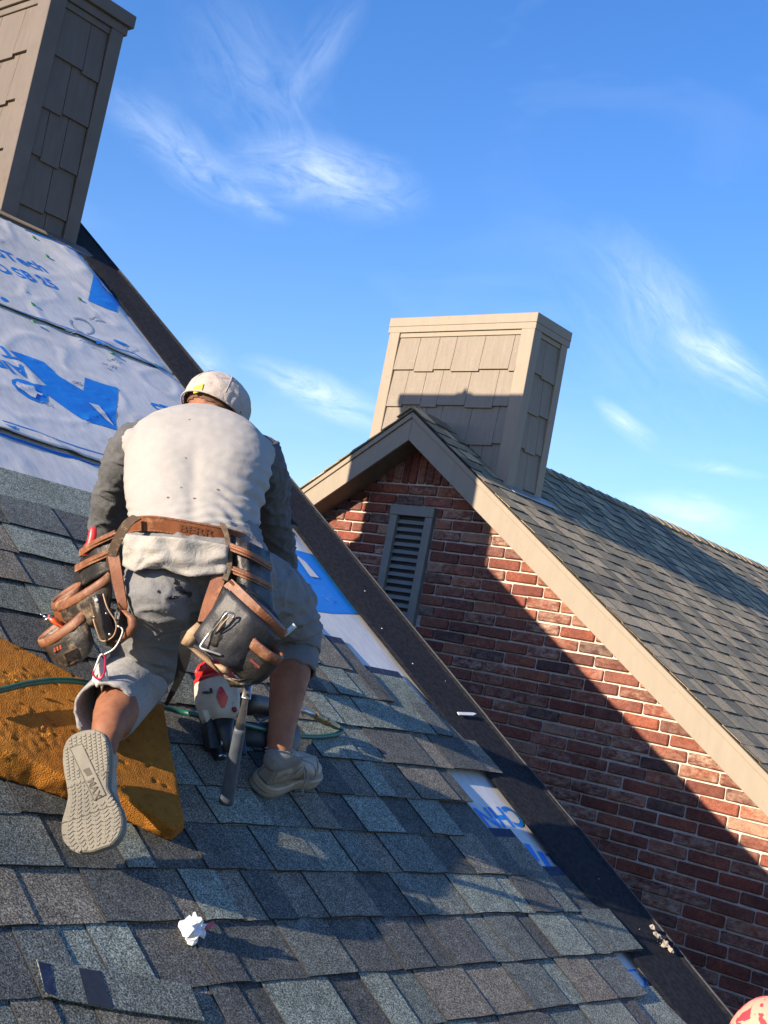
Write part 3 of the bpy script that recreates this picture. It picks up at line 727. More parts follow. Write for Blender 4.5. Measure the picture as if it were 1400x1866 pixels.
# ---------------- organic shapes ----------------
def cr(pts, n):
    "smooth curve through the points, n samples per span"
    p = [Vector(q) for q in pts]; p = [p[0]*2-p[1]]+p+[p[-1]*2-p[-2]]; o = []
    for i in range(1, len(p)-2):
        for k in range(n):
            t = k/n; a, b, c, d = p[i-1], p[i], p[i+1], p[i+2]
            o.append(.5*((2*b)+(c-a)*t+(2*a-5*b+4*c-d)*t*t+(3*b-3*c+d-a)*t**3))
    o.append(p[-2]); return o
class Blob(MB):
    def capsule(s, p0, p1, r0, r1, n=14):
        p0, p1 = Vector(p0), Vector(p1); d = (p1-p0); ln = d.length; d = d/ln if ln > 1e-6 else Vector((0,0,1))
        x = d.orthogonal().normalized(); y = d.cross(x); vs = []; rows = []
        for t, (c, r, sg) in enumerate([(p0, r0, -1), (p1, r1, 1)]):
            for k in (range(1, 6) if sg < 0 else range(5, 10)):
                a = math.pi*k/10; rows.append((c - d*(math.cos(a)*r), math.sin(a)*r))
        b = len(s.v)
        for c, r in rows:
            for j in range(n): a = math.tau*j/n; vs.append(c+x*math.cos(a)*r+y*math.sin(a)*r)
        vs += [p0-d*r0, p1+d*r1]; m_ = len(rows); fs = []
        for i in range(m_-1):
            for j in range(n): fs.append((i*n+j, i*n+(j+1) % n, (i+1)*n+(j+1) % n, (i+1)*n+j))
        for j in range(n): fs.append((m_*n, (j+1) % n, j)); fs.append((m_*n+1, (m_-1)*n+j, (m_-1)*n+(j+1) % n))
        s.add(vs, fs); return s
    def chain(s, pts, rs):
        for i in range(len(pts)-1): s.capsule(pts[i], pts[i+1], rs[i], rs[i+1])
        return s
    def ell(s, c, ax, ay, az, n=18, m_=12):
        c = Vector(c); ax, ay, az = Vector(ax), Vector(ay), Vector(az); vs = [c-az]; fs = []
        for i in range(1, m_):
            a = math.pi*i/m_
            for j in range(n): b = math.tau*j/n; vs.append(c - az*math.cos(a) + (ax*math.cos(b)+ay*math.sin(b))*math.sin(a))
        vs.append(c+az); e = len(vs)-1
        for j in range(n): fs.append((0, 1+(j+1) % n, 1+j)); fs.append((e, e-n+j, e-n+(j+1) % n))
        for i in range(m_-2):
            for j in range(n): a = 1+i*n; fs.append((a+j, a+(j+1) % n, a+n+(j+1) % n, a+n+j))
        s.add(vs, fs); return s
    def loft(s, rings, n=28, sq=2.0, cap=True):
        "rings of (centre, half axis, half axis)"
        vs = []; fs = []
        for c, a, b in rings:
            c, a, b = Vector(c), Vector(a), Vector(b)
            for j in range(n):
                t = math.tau*j/n; cs, sn = math.cos(t), math.sin(t)
                vs.append(c + a*(abs(cs)**(2/sq)*(1 if cs > 0 else -1)) + b*(abs(sn)**(2/sq)*(1 if sn > 0 else -1)))
        for i in range(len(rings)-1):
            for j in range(n): fs.append((i*n+j, i*n+(j+1) % n, (i+1)*n+(j+1) % n, (i+1)*n+j))
        if cap: fs.append(tuple(reversed(range(n)))); fs.append(tuple(range((len(rings)-1)*n, len(rings)*n)))
        s.add(vs, fs); return s
    def fuse(s, name, mat_, parent, voxel=.008, smooth=6, disp=None, keep=None):
        "one continuous skin over all the shapes"
        me = mesh(name, s.v, s.f); bm = bmesh.new(); bm.from_mesh(me); bmesh.ops.recalc_face_normals(bm, faces=bm.faces); bm.to_mesh(me); bm.free()
        o = bpy.data.objects.new('tmp', me); C.objects.link(o)
        r = o.modifiers.new('r', 'REMESH'); r.mode = 'VOXEL'; r.voxel_size = voxel; r.adaptivity = 0
        sm = o.modifiers.new('s', 'SMOOTH'); sm.factor = .5; sm.iterations = smooth
        bpy.context.view_layer.update()
        me2 = bpy.data.meshes.new_from_object(o.evaluated_get(bpy.context.evaluated_depsgraph_get()))
        bpy.data.objects.remove(o); me2.materials.clear()
        me2.name = name
        if keep:
            bm = bmesh.new(); bm.from_mesh(me2); bmesh.ops.delete(bm, geom=[v for v in bm.verts if not keep(v.co)], context='VERTS'); bm.to_mesh(me2); bm.free()
        if disp:
            me2.update(); ns = [v.normal.copy() for v in me2.vertices]
            for v, n_ in zip(me2.vertices, ns): v.co += n_*disp(v.co, n_)
        me2.polygons.foreach_set('use_smooth', [True]*len(me2.polygons)); me2.update()
        return link(name, me2, parent, mat_)
def hw(px, d): return px/F*d
def ringpx(y, xl, xr, d, t, tilt=0.0, up=None):
    "body section seen at photo row y between columns xl and xr; t is its half thickness"
    c = P((xl+xr)/2, y, d); a = RIGHT*hw((xr-xl)/2, d) + DOWN*hw((xr-xl)/2, d)*tilt
    b = (FWD*.93 + DOWN*.36)*t
    return (c, a, b)
def tube(pts, r, seg=10, n=6, cap=True):
    c = cr(pts, n) if n > 1 else [Vector(p) for p in pts]; rs = r if callable(r) else (lambda t: r)
    up = None; rings = []
    for i, p in enumerate(c):
        d = (c[min(i+1, len(c)-1)]-c[max(i-1, 0)]).normalized()
        up = (d.orthogonal() if up is None else (up-d*up.dot(d))).normalized()
        rr = rs(i/(len(c)-1)); rings.append((p, up*rr, d.cross(up)*rr))
    return Blob().loft(rings, seg, 2, cap)
def strap(pts, wvec, th, name, mat_, parent, n=8, round_=False):
    "a band of leather along pts; wvec gives half the width at each point"
    c = cr(pts, n); wv = cr(wvec, n) if isinstance(wvec, list) else [Vector(wvec)]*len(c)
    vs = []; fs = []
    for i, p in enumerate(c):
        d = (c[min(i+1, len(c)-1)]-c[max(i-1, 0)]).normalized(); w_ = wv[i]; nn = d.cross(w_).normalized()*th/2
        vs += [p-w_-nn, p-w_*.96+nn, p+w_*.96+nn, p+w_-nn]
    for i in range(len(c)-1):
        for j in range(4): fs.append((i*4+j, i*4+(j+1) % 4, i*4+4+(j+1) % 4, i*4+4+j))
    fs += [(3, 2, 1, 0), tuple(len(vs)-4+j for j in range(4))]
    mb = MB(); mb.add(vs, fs); return mb.build(name, mat_, parent, smooth=False)
def panel(top, bot, th, name, mat_, parent, bulge=0.0, nx=14, ny=10, wr=0.0, seed=0, n=5, ragged=0.0):
    "a sheet of leather or cloth between an upper and a lower curve"
    a, b = cr(top, n), cr(bot, n)
    def at(c, t): t *= len(c)-1; i = min(int(t), len(c)-2); return c[i].lerp(c[i+1], t-i)
    g = []
    for i in range(nx+1):
        for j in range(ny+1):
            s_, t = i/nx, j/ny; p = at(a, s_).lerp(at(b, s_), t + (ragged*noise.noise(Vector((s_*9, seed, 0))) if j == ny else 0))
            k_ = bulge*math.sin(math.pi*min(1, .12+.88*s_))*math.sin(math.pi*(.15+.7*t))
            p = p - FWD*k_ + (FWD*wr*noise.noise(Vector((s_*7, t*4, seed*3.1))) if wr else Vector((0,0,0))); g.append(p)
    vs = g + [p + FWD*th for p in g]; q = len(g); fs = []
    for i in range(nx):
        for j in range(ny): k_ = i*(ny+1)+j; f = (k_, k_+1, k_+ny+2, k_+ny+1); fs.append(f); fs.append(tuple(x+q for x in reversed(f)))
    rim = [i*(ny+1) for i in range(nx+1)] + [nx*(ny+1)+j for j in range(1, ny+1)] + [i*(ny+1)+ny for i in range(nx-1, -1, -1)] + [j for j in range(ny-1, 0, -1)]
    for i in range(len(rim)): fs.append((rim[i], rim[i]+q, rim[(i+1) % len(rim)]+q, rim[(i+1) % len(rim)]))
    mb = MB(); mb.add(vs, fs); return mb.build(name, mat_, parent, smooth=True)
def cloth(name, a, b, bs=.35, weave=500, scale=14, rough=.92, dirt=None, fz=1.0):
    m, nt, bsdf = newmat(name)
    t = tex(nt, 'Noise', scale, 6, .6, 'Pos'); col = ramp(nt, t, [(.3, a), (.7, b)])
    f = tex(nt, 'Noise', weave, 2, .6, 'Pos'); col = mixc(nt, 1.0, col, ramp(nt, f, [(.35, (1-.18*fz,)*3), (.65, (1+.14*fz,)*3)]), 'MULTIPLY')
    if dirt: col = mixc(nt, ramp(nt, tex(nt, 'Noise', dirt[1], 5, .6, 'Pos'), [(dirt[2], (0,0,0)), (dirt[3], (1,1,1))]), col, dirt[0])
    L(nt, col, bsdf.inputs['Base Color']); bsdf.inputs['Roughness'].default_value = rough; bsdf.inputs['Sheen Weight'].default_value = .08; bsdf.inputs['Specular IOR Level'].default_value = .2
    w_ = tex(nt, 'Noise', 26, 5, .6, 'Pos', dist=.6)
    b1 = bump(nt, bsdf, w_, bs, .012); bump(nt, bsdf, f, .25*fz, .001, b1)
    return m
shirt_m = cloth('off white jersey', (.335,.325,.312), (.29,.282,.27), .10, fz=.3, dirt=((.36,.29,.21), 16, .66, .86))
tail_m = cloth('off white ribbed jersey', (.35,.335,.315), (.30,.288,.27), .5)
sleeve_m = cloth('heather grey jersey', (.10,.103,.110), (.075,.078,.084), .35, 420)
pant_m = cloth('grey sweatpants', (.185,.19,.198), (.145,.15,.158), .22, 420, dirt=((.055,.055,.055), 9, .68, .85))
cuff_m = cloth('pale grey fleece lining', (.30,.30,.30), (.235,.24,.25), .4, 300)
sock_m = cloth('grey ribbed sock', (.24,.235,.22), (.17,.165,.155), .4, 500)
cap_m = cloth('washed stone cap', (.46,.41,.375), (.36,.315,.285), .45, 500, dirt=((.38,.31,.27), 22, .62, .85))
def skin_mat():
    m, nt, bs = newmat('tanned skin')
    t = tex(nt, 'Noise', 26, 6, .65, 'Pos'); col = ramp(nt, t, [(.3, (.30,.13,.07)), (.7, (.20,.082,.045))])
    L(nt, col, bs.inputs['Base Color']); bs.inputs['Roughness'].default_value = .62
    bs.inputs['Specular IOR Level'].default_value = .3; bs.inputs['Subsurface Weight'].default_value = .04; bs.inputs['Subsurface Radius'].default_value = (.01, .004, .002)
    bump(nt, bs, tex(nt, 'Noise', 260, 4, .7, 'Pos'), .3, .0015); return m
skin = skin_mat()
hair_m = simple('short dark hair', (.085,.042,.026), (.14,.065,.038), 160, .7, .6, .002, 500)
leather = simple('worn black leather', (.012,.012,.013), (.035,.031,.028), 34, .42, .45, .003, 140, dirt=((.17,.125,.08), 26, .62, .80), lo=.4, hi=.7)
leather2 = simple('worn black leather, scuffed', (.018,.016,.015), (.06,.045,.034), 30, .46, .5, .003, 120, dirt=((.26,.19,.12), 24, .52, .70), lo=.4, hi=.7)
tan = simple('brown saddle leather', (.23,.085,.035), (.155,.052,.022), 22, .5, .4, .0018, 160, dirt=((.33,.17,.085), 34, .58, .75))
tan2 = simple('brown leather trim', (.21,.085,.04), (.14,.052,.024), 30, .55, .5, .002, 200, dirt=((.34,.19,.11), 48, .52, .70))
rawhide = simple('pale rawhide', (.42,.29,.175), (.30,.19,.11), 40, .7, .5, .002, 200)
steel = simple('worn steel', (.42,.42,.42), (.30,.30,.30), 60, .34, .2, .001, 200, metal=.9)
brass = simple('dull brass', (.36,.27,.15), (.24,.18,.10), 60, .42, .2, .001, 200, metal=.8)
redp = simple('red plastic', (.62,.03,.03), (.5,.025,.028), 40, .4, .1, .001)
orangep = simple('orange plastic', (.72,.10,.02), (.6,.08,.02), 40, .35, .1, .001)
blackp = simple('black plastic', (.014,.014,.015), (.028,.028,.03), 60, .45, .3, .001, 200)
sole_m0 = None

# ---------------- the roofer ----------------
man = empty('person', tuple(onroof(330, 1330)))
tag(man, 'roofer kneeling with his back to us in white shirt, grey sweatpants and pale backwards cap', 'person')
# joints
hipL, hipR = P(302, 1062, 2.83), P(422, 1062, 2.97)
kneeL, kneeR = P(250, 1222, 3.0), P(541, 1150, 3.33)
ankL, ankR = P(196, 1330, 2.64), P(506, 1378, 3.12)
shL, shR = P(240, 836, 3.15), P(478, 862, 3.22)
elL, elR = P(198, 968, 3.32), P(507, 1000, 3.42)
wrL, wrR = P(262, 1090, 3.52), P(520, 1108, 3.58)
neck = P(378, 775, 3.24); head = P(395, 742, 3.34)
UPH = (RIGHT*.33 - DOWN*.84 + FWD*.42).normalized()      # crown of the head
FACE = (FWD*.80 + DOWN*.52 + RIGHT*.28); FACE = (FACE-UPH*FACE.dot(UPH)).normalized()
EARS = UPH.cross(FACE).normalized()                         # across the head
if EARS.dot(RIGHT) < 0: EARS = -EARS
B = Blob()
B.ell(head, EARS*.071, FACE*.091, UPH*.082)
B.ell(head+FACE*.03-UPH*.055, EARS*.052, FACE*.058, UPH*.05)          # jaw
B.capsule(head+FACE*.088-UPH*.005, head+FACE*.104-UPH*.03, .008, .012)  # nose
B.capsule(head+FACE*.08+UPH*.02-EARS*.035, head+FACE*.08+UPH*.02+EARS*.035, .011, .011)
B.capsule(head+FACE*.086-UPH*.058-EARS*.018, head+FACE*.086-UPH*.058+EARS*.018, .007, .007)
for s_ in (-1, 1):
    B.ell(head+EARS*s_*.075-UPH*.018-FACE*.004, EARS*.010, (FACE*.8-UPH*.3).normalized()*.018, UPH*.030)
B.capsule(neck-UPH*.05, head-UPH*.05-FACE*.02, .062, .056)
B.loft([ringpx(1050,275,455,2.95,.07), ringpx(960,262,445,2.96,.085), ringpx(860,250,470,3.09,.10), ringpx(800,265,470,3.17,.09), ringpx(775,310,435,3.22,.06)])
B.chain([shL, elL, wrL], [.044, .034, .026]); B.chain([shR, elR, wrR], [.044, .032, .026])
B.capsule(shL, neck, .05, .05); B.capsule(shR, neck, .05, .05)
B.chain([hipL+FWD*.04, kneeL], [.06, .05]); B.chain([hipR+FWD*.04, kneeR], [.06, .05])
B.chain([kneeL, kneeL.lerp(ankL, .55), kneeL.lerp(ankL, .78), ankL], [.05, .054, .047, .034])
calf = kneeR.lerp(ankR, .34) - FWD*.012
B.chain([kneeR, calf, kneeR.lerp(ankR, .72), ankR], [.053, .054, .038, .029])
# hands: palm, thumb and four fingers, lightly curled, resting on the shingles / the right knee
def hand(wr, fwd, palmn, side):
    fwd = fwd.normalized(); palmn = (palmn-fwd*palmn.dot(fwd)).normalized(); ac = fwd.cross(palmn)*side
    B.ell(wr+fwd*.045, ac*.040, fwd*.052, palmn*.016)
    for k_, (off, ln) in enumerate([(-.030,.062),(-.010,.072),(.010,.068),(.029,.054)]):
        b0 = wr+fwd*.085+ac*off; b1 = b0+fwd*ln*.5+palmn*.006; b2 = b1+(fwd*.72+palmn*.6).normalized()*ln*.5
        B.capsule(b0-fwd*.02, b1, .0095, .0085, 10); B.capsule(b1, b2, .0085, .007, 10)
    t0 = wr+fwd*.02-ac*.034; t1 = t0+(fwd*.6-ac*.8)*.035; t2 = t1+(fwd*.95-ac*.1+palmn*.2)*.03
    B.capsule(t0, t1, .012, .010, 10); B.capsule(t1, t2, .010, .008, 10)
hand(wrL, P(300,1150,3.62)-wrL, -NN, 1)
hand(wrR, P(548,1150,3.66)-wrR, DOWN, -1)
# left foot inside its shoe
B.capsule(ankL, P(176,1400,2.60), .032, .03); B.capsule(P(176,1400,2.60), P(170,1490,2.54), .028, .02)
body = B.fuse('body', skin, man, .0062, 4, lambda p, n_: .0022*noise.noise(p*22)+.001*noise.noise(p*70))
# short hair below the cap
Hh = Blob(); Hh.ell(head, EARS*.0735, FACE*.0935, UPH*.084)
def in_hair(p):
    q = p-head; f_, u_, e_ = q.dot(FACE), q.dot(UPH), q.dot(EARS)
    return f_ < .035 and u_ > -.034 
Hh.fuse('hair', hair_m, man, .005, 2, keep=in_hair)

# cap: crown shell, edge band, stitching, brim pointing away
CU = (UPH*.99 - FACE*.02).normalized(); CF = (FACE-CU*FACE.dot(CU)).normalized()
cc = head + UPH*.004
K = Blob(); K.ell(cc, EARS*.0875, CF*.105, CU*.086, 28, 20)
def capkeep(p):
    q = p-cc; return q.dot(CU) > -.026
cap_o = K.fuse('cap', cap_m, man, .0042, 2, keep=capkeep, disp=lambda p, n_: .0022*noise.noise(p*26)+.0014*noise.noise(p*60) - .0018*max(0, 1-abs(noise.noise(p*17))*8))
ringp = [cc + EARS*(.0877*math.cos(t)) + CF*(.1052*math.sin(t)) - CU*.003 for t in [math.tau*i/24 for i in range(25)]]
ringp = [p - CU*.021 for p in ringp]
tube(ringp, .0026, 8, 3).build('cap_edge', cap_m, cap_o, True)
for k_ in range(3):
    ph = k_*math.pi/3+.25
    ax_ = EARS*math.cos(ph)+CF*math.sin(ph)
    pts = [cc + (EARS*(.0877*math.cos(ph))+CF*(.1052*math.sin(ph)))*math.cos(t) + CU*(.0862*math.sin(t)) for t in [math.pi*i/16 for i in range(17)]]
    tube(pts, .0011, 6, 2).build('cap_seam', simple('yellowed stitching', (.62,.5,.25), (.5,.42,.22), 40, .8, 0) if k_ == 0 else cap_m, cap_o, True)
yel = simple('yellow patch', (.72,.56,.06), (.72,.55,.06), 60, .7, .2)
def onhead(px, py, lift):
    "where the ray through a photo point meets the cap"
    r = ray(px, py).normalized(); o_ = -cc
    M = Matrix((EARS/.0875, CF/.105, CU/.086)); a = M @ r; b = M @ o_
    A_, B_, C_ = a.dot(a), 2*a.dot(b), b.dot(b)-1; D = B_*B_-4*A_*C_
    if D < 0: return None
    t = (-B_-math.sqrt(D))/(2*A_); p = r*t; return p + (p-cc).normalized()*lift
g = []
vs = []; fs = []
for i in range(5):
    for j in range(5):
        s_, t = i/4, j/4; x = 353*(1-s_)*(1-t)+372*s_*(1-t)+354*(1-s_)*t+369*s_*t; y = 706*(1-s_)*(1-t)+700*s_*(1-t)+718*(1-s_)*t+713*s_*t
        p = onhead(x, y, .002); vs.append(p if p else onhead(360, 715, .002))
for i in range(4):
    for j in range(4): k_ = i*5+j; fs.append((k_, k_+1, k_+6, k_+5))
mb = MB(); mb.add(vs, fs); po = mb.build('cap_patch', yel, cap_o, True); so_ = po.modifiers.new('t', 'SOLIDIFY'); so_.thickness = .0015; so_.offset = 0
# brim, curved, on the far side
vs = []; fs = []
for i in range(15):
    a = -1.15+2.3*i/14
    for j in range(7):
        t = j/6; rr = 1+t*.72*math.cos(a*1.15)
        p = cc + EARS*(.090*math.sin(a)*(rr if abs(a) < 9 else 1)*.98) + CF*(.108*math.cos(a)*rr) - CU*(.004+.05*math.sin(a)**2*(.4+.6*t)+.035*t)
        vs.append(p)
for i in range(14):
    for j in range(6): k_ = i*7+j; fs.append((k_, k_+1, k_+8, k_+7))
mb = MB(); mb.add(vs, fs); br = mb.build('brim', simple('dark brim lining', (.035,.028,.03), (.05,.04,.04), 40, .8, .1), cap_o, True)
so_ = br.modifiers.new('t', 'SOLIDIFY'); so_.thickness = .004; so_.offset = 0
tube([vs[i*7+6] for i in range(15)], .0032, 8, 2).build('brim_edge', cap_m, cap_o, True)

# shirt: raglan body
S = Blob()
rows = [(985,240,462,2.90,.112),(955,236,470,2.94,.118),(920,230,476,2.99,.122),(885,227,486,3.04,.128),(850,228,495,3.09,.130),(820,232,494,3.135,.126),(792,246,482,3.175,.112),(772,272,462,3.21,.094),(760,300,436,3.235,.074),(752,328,412,3.255,.058)]
S.loft([ringpx(y, a, b, d, t, .05) for y, a, b, d, t in rows], 36, 2.25)
S.ell(P(255,812,3.13), RIGHT*.055, DOWN*.05, FWD*.085); S.ell(P(468,832,3.17), RIGHT*.055, DOWN*.055, FWD*.085)
def shirtfold(p, n_):
    q = R @ np.array(p); px = CX+F*q[0]/q[2]; py = CY+F*q[1]/q[2]
    rgt = sst(340, 470, px); low = sst(820, 900, py)
    dx, dy = px-330, py-1010
    rad = math.hypot(dx*.85, dy); ang = math.atan2(dy, dx)
    wv = math.sin(rad*.30 + 2.2*noise.noise(Vector((px*.02, py*.02, 1))) + ang*2.5)
    f1 = .0042*wv*rgt*low*(1-sst(905, 960, py)*.3)
    hz = math.sin(py*.42 + px*.012*math.sin(px*.02) + 3*noise.noise(Vector((px*.012, py*.03, 5))))
    f2 = .0026*hz*sst(895, 945, py)*(.4+.6*noise.noise(Vector((px*.02, py*.05, 8)))+.3)
    big = .0012*noise.noise(Vector((px*.012, py*.02, 2.2)))*sst(770, 820, py)
    spine = -.006*math.exp(-((px-352)/16)**2)*sst(800, 850, py)*(1-sst(930, 960, py))
    bl = .006*math.exp(-((px-300)/36)**2-((py-828)/40)**2) + .006*math.exp(-((px-420)/36)**2-((py-835)/40)**2)
    return f1+f2+big+spine+bl + .0012*noise.noise(Vector((px*.06, py*.10, 3)))
shirt = S.fuse('shirt', shirt_m, man, .0055, 7, shirtfold)
# collar
tube([P(326,760,3.215), P(345,754,3.20), P(378,754,3.19), P(408,764,3.20), P(432,780,3.22)], .0045, 8, 5).build('collar', shirt_m, shirt, True)
def fold(sx, sc1, amp):
    def f_(p, n_): return amp*.55*noise.noise(Vector((p.x*sc1, p.y*sc1, p.z*sc1*1.7)))+amp*.9*max(0, 1-7*abs(noise.noise(Vector((p.x*sc1*.8+3, p.y*sc1*.8, p.z*sc1*2.4)))))+amp*.55*max(0, 1-6*abs(noise.noise(Vector((p.x*sc1*1.5+p.z*9, p.y*sc1*1.5, p.z*sc1*2.8+7)))))
    return f_
sl_ = Blob(); sl_.ell(P(244,818,3.14), RIGHT*.052, DOWN*.062, FWD*.08)
sl_.chain([P(229,842,3.15), P(206,905,3.23), elL, wrL], [.056, .050, .050, .036])
sl_.capsule(P(262,798,3.14), P(236,826,3.14), .046, .055)
sl_.fuse('sleeve', sleeve_m, shirt, .0065, 5, fold(0, 14, .007))
sl_ = Blob(); sl_.ell(P(474,842,3.19), RIGHT*.064, DOWN*.072, FWD*.08)
sl_.chain([P(481,868,3.22), P(489,930,3.32), P(503,1000,3.42), P(512,1050,3.5), wrR], [.064, .054, .052, .046, .036])
sl_.fuse('sleeve', sleeve_m, shirt, .0065, 5, fold(0, 14, .007))
# shirt tail below the belt
panel([P(226,972,2.79), P(262,976,2.76), P(310,978,2.75), P(362,984,2.752), P(418,994,2.765)],
      [P(224,1030,2.79), P(245,1042,2.755), P(262,1036,2.745), P(300,1038,2.742), P(345,1050,2.745), P(412,1045,2.75)], .004, 'shirt_tail', tail_m, shirt, .010, 30, 12, .014, 3, 6, .07)

# sweatpants
T = Blob()
T.loft([ringpx(958,236,468,2.94,.105), ringpx(985,228,480,2.92,.112), ringpx(1020,226,496,2.90,.122), ringpx(1060,228,505,2.895,.130), ringpx(1095,234,492,2.92,.122), ringpx(1125,246,450,2.95,.10), ringpx(1150,262,390,2.98,.07)], 34, 2.3)
T.ell(P(300,1080,2.84), RIGHT*.088, DOWN*.085, FWD*.09); T.ell(P(408,1080,2.92), RIGHT*.09, DOWN*.085, FWD*.09)
T.chain([P(300,1075,2.87), P(284,1150,2.92), P(262,1205,2.96), P(252,1232,2.99)], [.098, .086, .080, .074])
T.chain([P(252,1232,2.99), P(232,1262,2.88)], [.074, .064])
T.chain([P(430,1065,3.0), P(480,1075,3.12), P(520,1108,3.25), P(538,1148,3.31)], [.10, .092, .082, .070])
T.chain([P(538,1148,3.31), P(535,1185,3.29)], [.066, .058])
def pantfold(p, n_):
    q = R @ np.array(p); px = CX+F*q[0]/q[2]; py = CY+F*q[1]/q[2]
    k_ = fold(0, 11, .0065)(p, n_)
    rk = sst(485, 520, px)*sst(1100, 1140, py)
    k_ += .006*rk*math.sin(py*.24+px*.07+1.5*noise.noise(Vector((px*.03, py*.03, 0))))
    lk = (1-sst(300, 340, px))*sst(1170, 1210, py); k_ += .003*lk*math.sin(py*.25-px*.10)
    k_ -= .010*math.exp(-((px-352)/9)**2)*sst(1060, 1100, py)*(1-sst(1140, 1165, py))
    return k_
pants = T.fuse('sweatpants', pant_m, man, .0065, 5, pantfold)
# rolled cuffs: open flared shells
def cuff(p0, p1, r0, r1, name, m_, rag=.006, th=.006, ex=(1, 1), seed=0):
    d = (p1-p0).normalized(); x = (RIGHT-d*RIGHT.dot(d)).normalized(); y = d.cross(x); vs = []; fs = []; n = 40; rws = 9
    for side in (0, 1):
        for i in range(rws):
            t = i/(rws-1); tt = t if side == 0 else 1-t
            for j in range(n):
                a = math.tau*j/n; r = (r0+(r1-r0)*tt) - side*th + .0045*noise.noise(Vector((math.cos(a)*2, math.sin(a)*2, tt*2.5+seed)))
                c = p0.lerp(p1, tt + (rag/(p1-p0).length)*noise.noise(Vector((math.cos(a)*3, math.sin(a)*3, seed)))*(tt > .9))
                vs.append(c + x*math.cos(a)*r*ex[0] + y*math.sin(a)*r*ex[1])
    for i in range(2*rws-1):
        for j in range(n): fs.append((i*n+j, i*n+(j+1) % n, (i+1)*n+(j+1) % n, (i+1)*n+j))
    mb = MB(); mb.add(vs, fs); return mb.build(name, m_, pants, True)
cuff(P(250,1232,2.97), P(192,1300,2.74), .079, .071, 'rolled_cuff', cuff_m, .02, .007, (1,1), 2)
cuff(P(538,1180,3.30), P(531,1222,3.26), .066, .064, 'rolled_cuff', pant_m, .008, .007, (1,1), 7)
cuff(P(539,1150,3.31), P(536,1184,3.29), .071, .069, 'rolled_cuff', pant_m, .006, .007, (1,1), 9)
# tear and stains on the seat
tar = simple('black tar stain', (.008,.008,.01), (.014,.014,.015), 30, .5, .1)
def stain(px, py, rx_, ry_, seed, m_=tar, d0=2.5):
    rr = random.Random(seed); n = 16; pts = []
    for i in range(n):
        a = math.tau*i/n; k_ = 1+.45*rr.uniform(-1, 1); pts.append((px+rx_*k_*math.cos(a), py+ry_*k_*math.sin(a)))
    vs = []
    dg = bpy.context.evaluated_depsgraph_get()
    def hit(x, y):
        r = ray(x, y).normalized(); ok, loc, nrm, idx, ob, mw = sc.ray_cast(dg, Vector((0,0,0)), r)
        return loc - r*.0022
    c = hit(px, py); vs = [c]+[hit(x, y) for x, y in pts]; mb = MB(); mb.add(vs, [(0, i+1, (i+1) % n+1) for i in range(n)])
    return mb.build('stain', m_, pants)
bpy.context.view_layer.update()
for a in [(321,1060,4,6,1),(325,1072,6,5,2),(333,1079,8,4,3),(322,1088,7,3,4),(345,1082,5,5,5),(313,1090,5,3,6)]: stain(*a)
stain(289,1078,3,3,9)
mud = simple('dried mud spot', (.17,.10,.06), (.12,.07,.04), 60, .9, 0)
for a in [(306,906,2.2,1.4,21),(354,908,2.4,1.2,22),(338,834,1.6,1,23),(397,892,2.4,1.3,24),(345,764,1.4,.9,25),(330,888,1.2,.9,26)]: stain(*a, m_=mud)

# shoes
shoe_m = simple('scuffed beige shoe leather', (.37,.315,.235), (.25,.205,.145), 26, .6, .45, .002, 150, dirt=((.13,.10,.07), 30, .60, .78))
sole2 = simple('grey beige rubber', (.205,.19,.152), (.16,.148,.118), 30, .7, .3, .001, 150)
def tread():
    m, nt, bs = newmat('moulded rubber tread')
    tc = N(nt, 'ShaderNodeTexCoord'); sx = N(nt, 'ShaderNodeSeparateXYZ'); L(nt, tc.outputs['UV'], sx.inputs[0])
    x, y = sx.outputs[0], sx.outputs[1]
    tri = M_(nt, 'PINGPONG', M_(nt, 'MULTIPLY', x, 14.0), .5)
    zz = M_(nt, 'FRACT', M_(nt, 'ADD', M_(nt, 'MULTIPLY', y, 40.0), M_(nt, 'MULTIPLY', tri, 1.3)))
    zig = M_(nt, 'GREATER_THAN', zz, .45)
    bx = M_(nt, 'FRACT', M_(nt, 'MULTIPLY', x, 15.0)); by = M_(nt, 'FRACT', M_(nt, 'ADD', M_(nt, 'MULTIPLY', y, 26.0), M_(nt, 'MULTIPLY', M_(nt, 'FLOOR', M_(nt, 'MULTIPLY', x, 15.0)), .5)))
    cell = M_(nt, 'MULTIPLY', M_(nt, 'GREATER_THAN', bx, .2), M_(nt, 'GREATER_THAN', by, .22))
    heel = M_(nt, 'GREATER_THAN', y, .56)
    h = M_(nt, 'ADD', M_(nt, 'MULTIPLY', heel, cell), M_(nt, 'MULTIPLY', M_(nt, 'SUBTRACT', 1.0, heel), zig))
    b_ = tex(nt, 'Noise', 30, 5, .6, 'Pos')
    L(nt, ramp(nt, b_, [(.3, (.215,.20,.16)), (.7, (.17,.158,.125))]), bs.inputs['Base Color']); bs.inputs['Roughness'].default_value = .75
    bump(nt, bs, h, 1.0, .0035); return m
tread_m = tread()
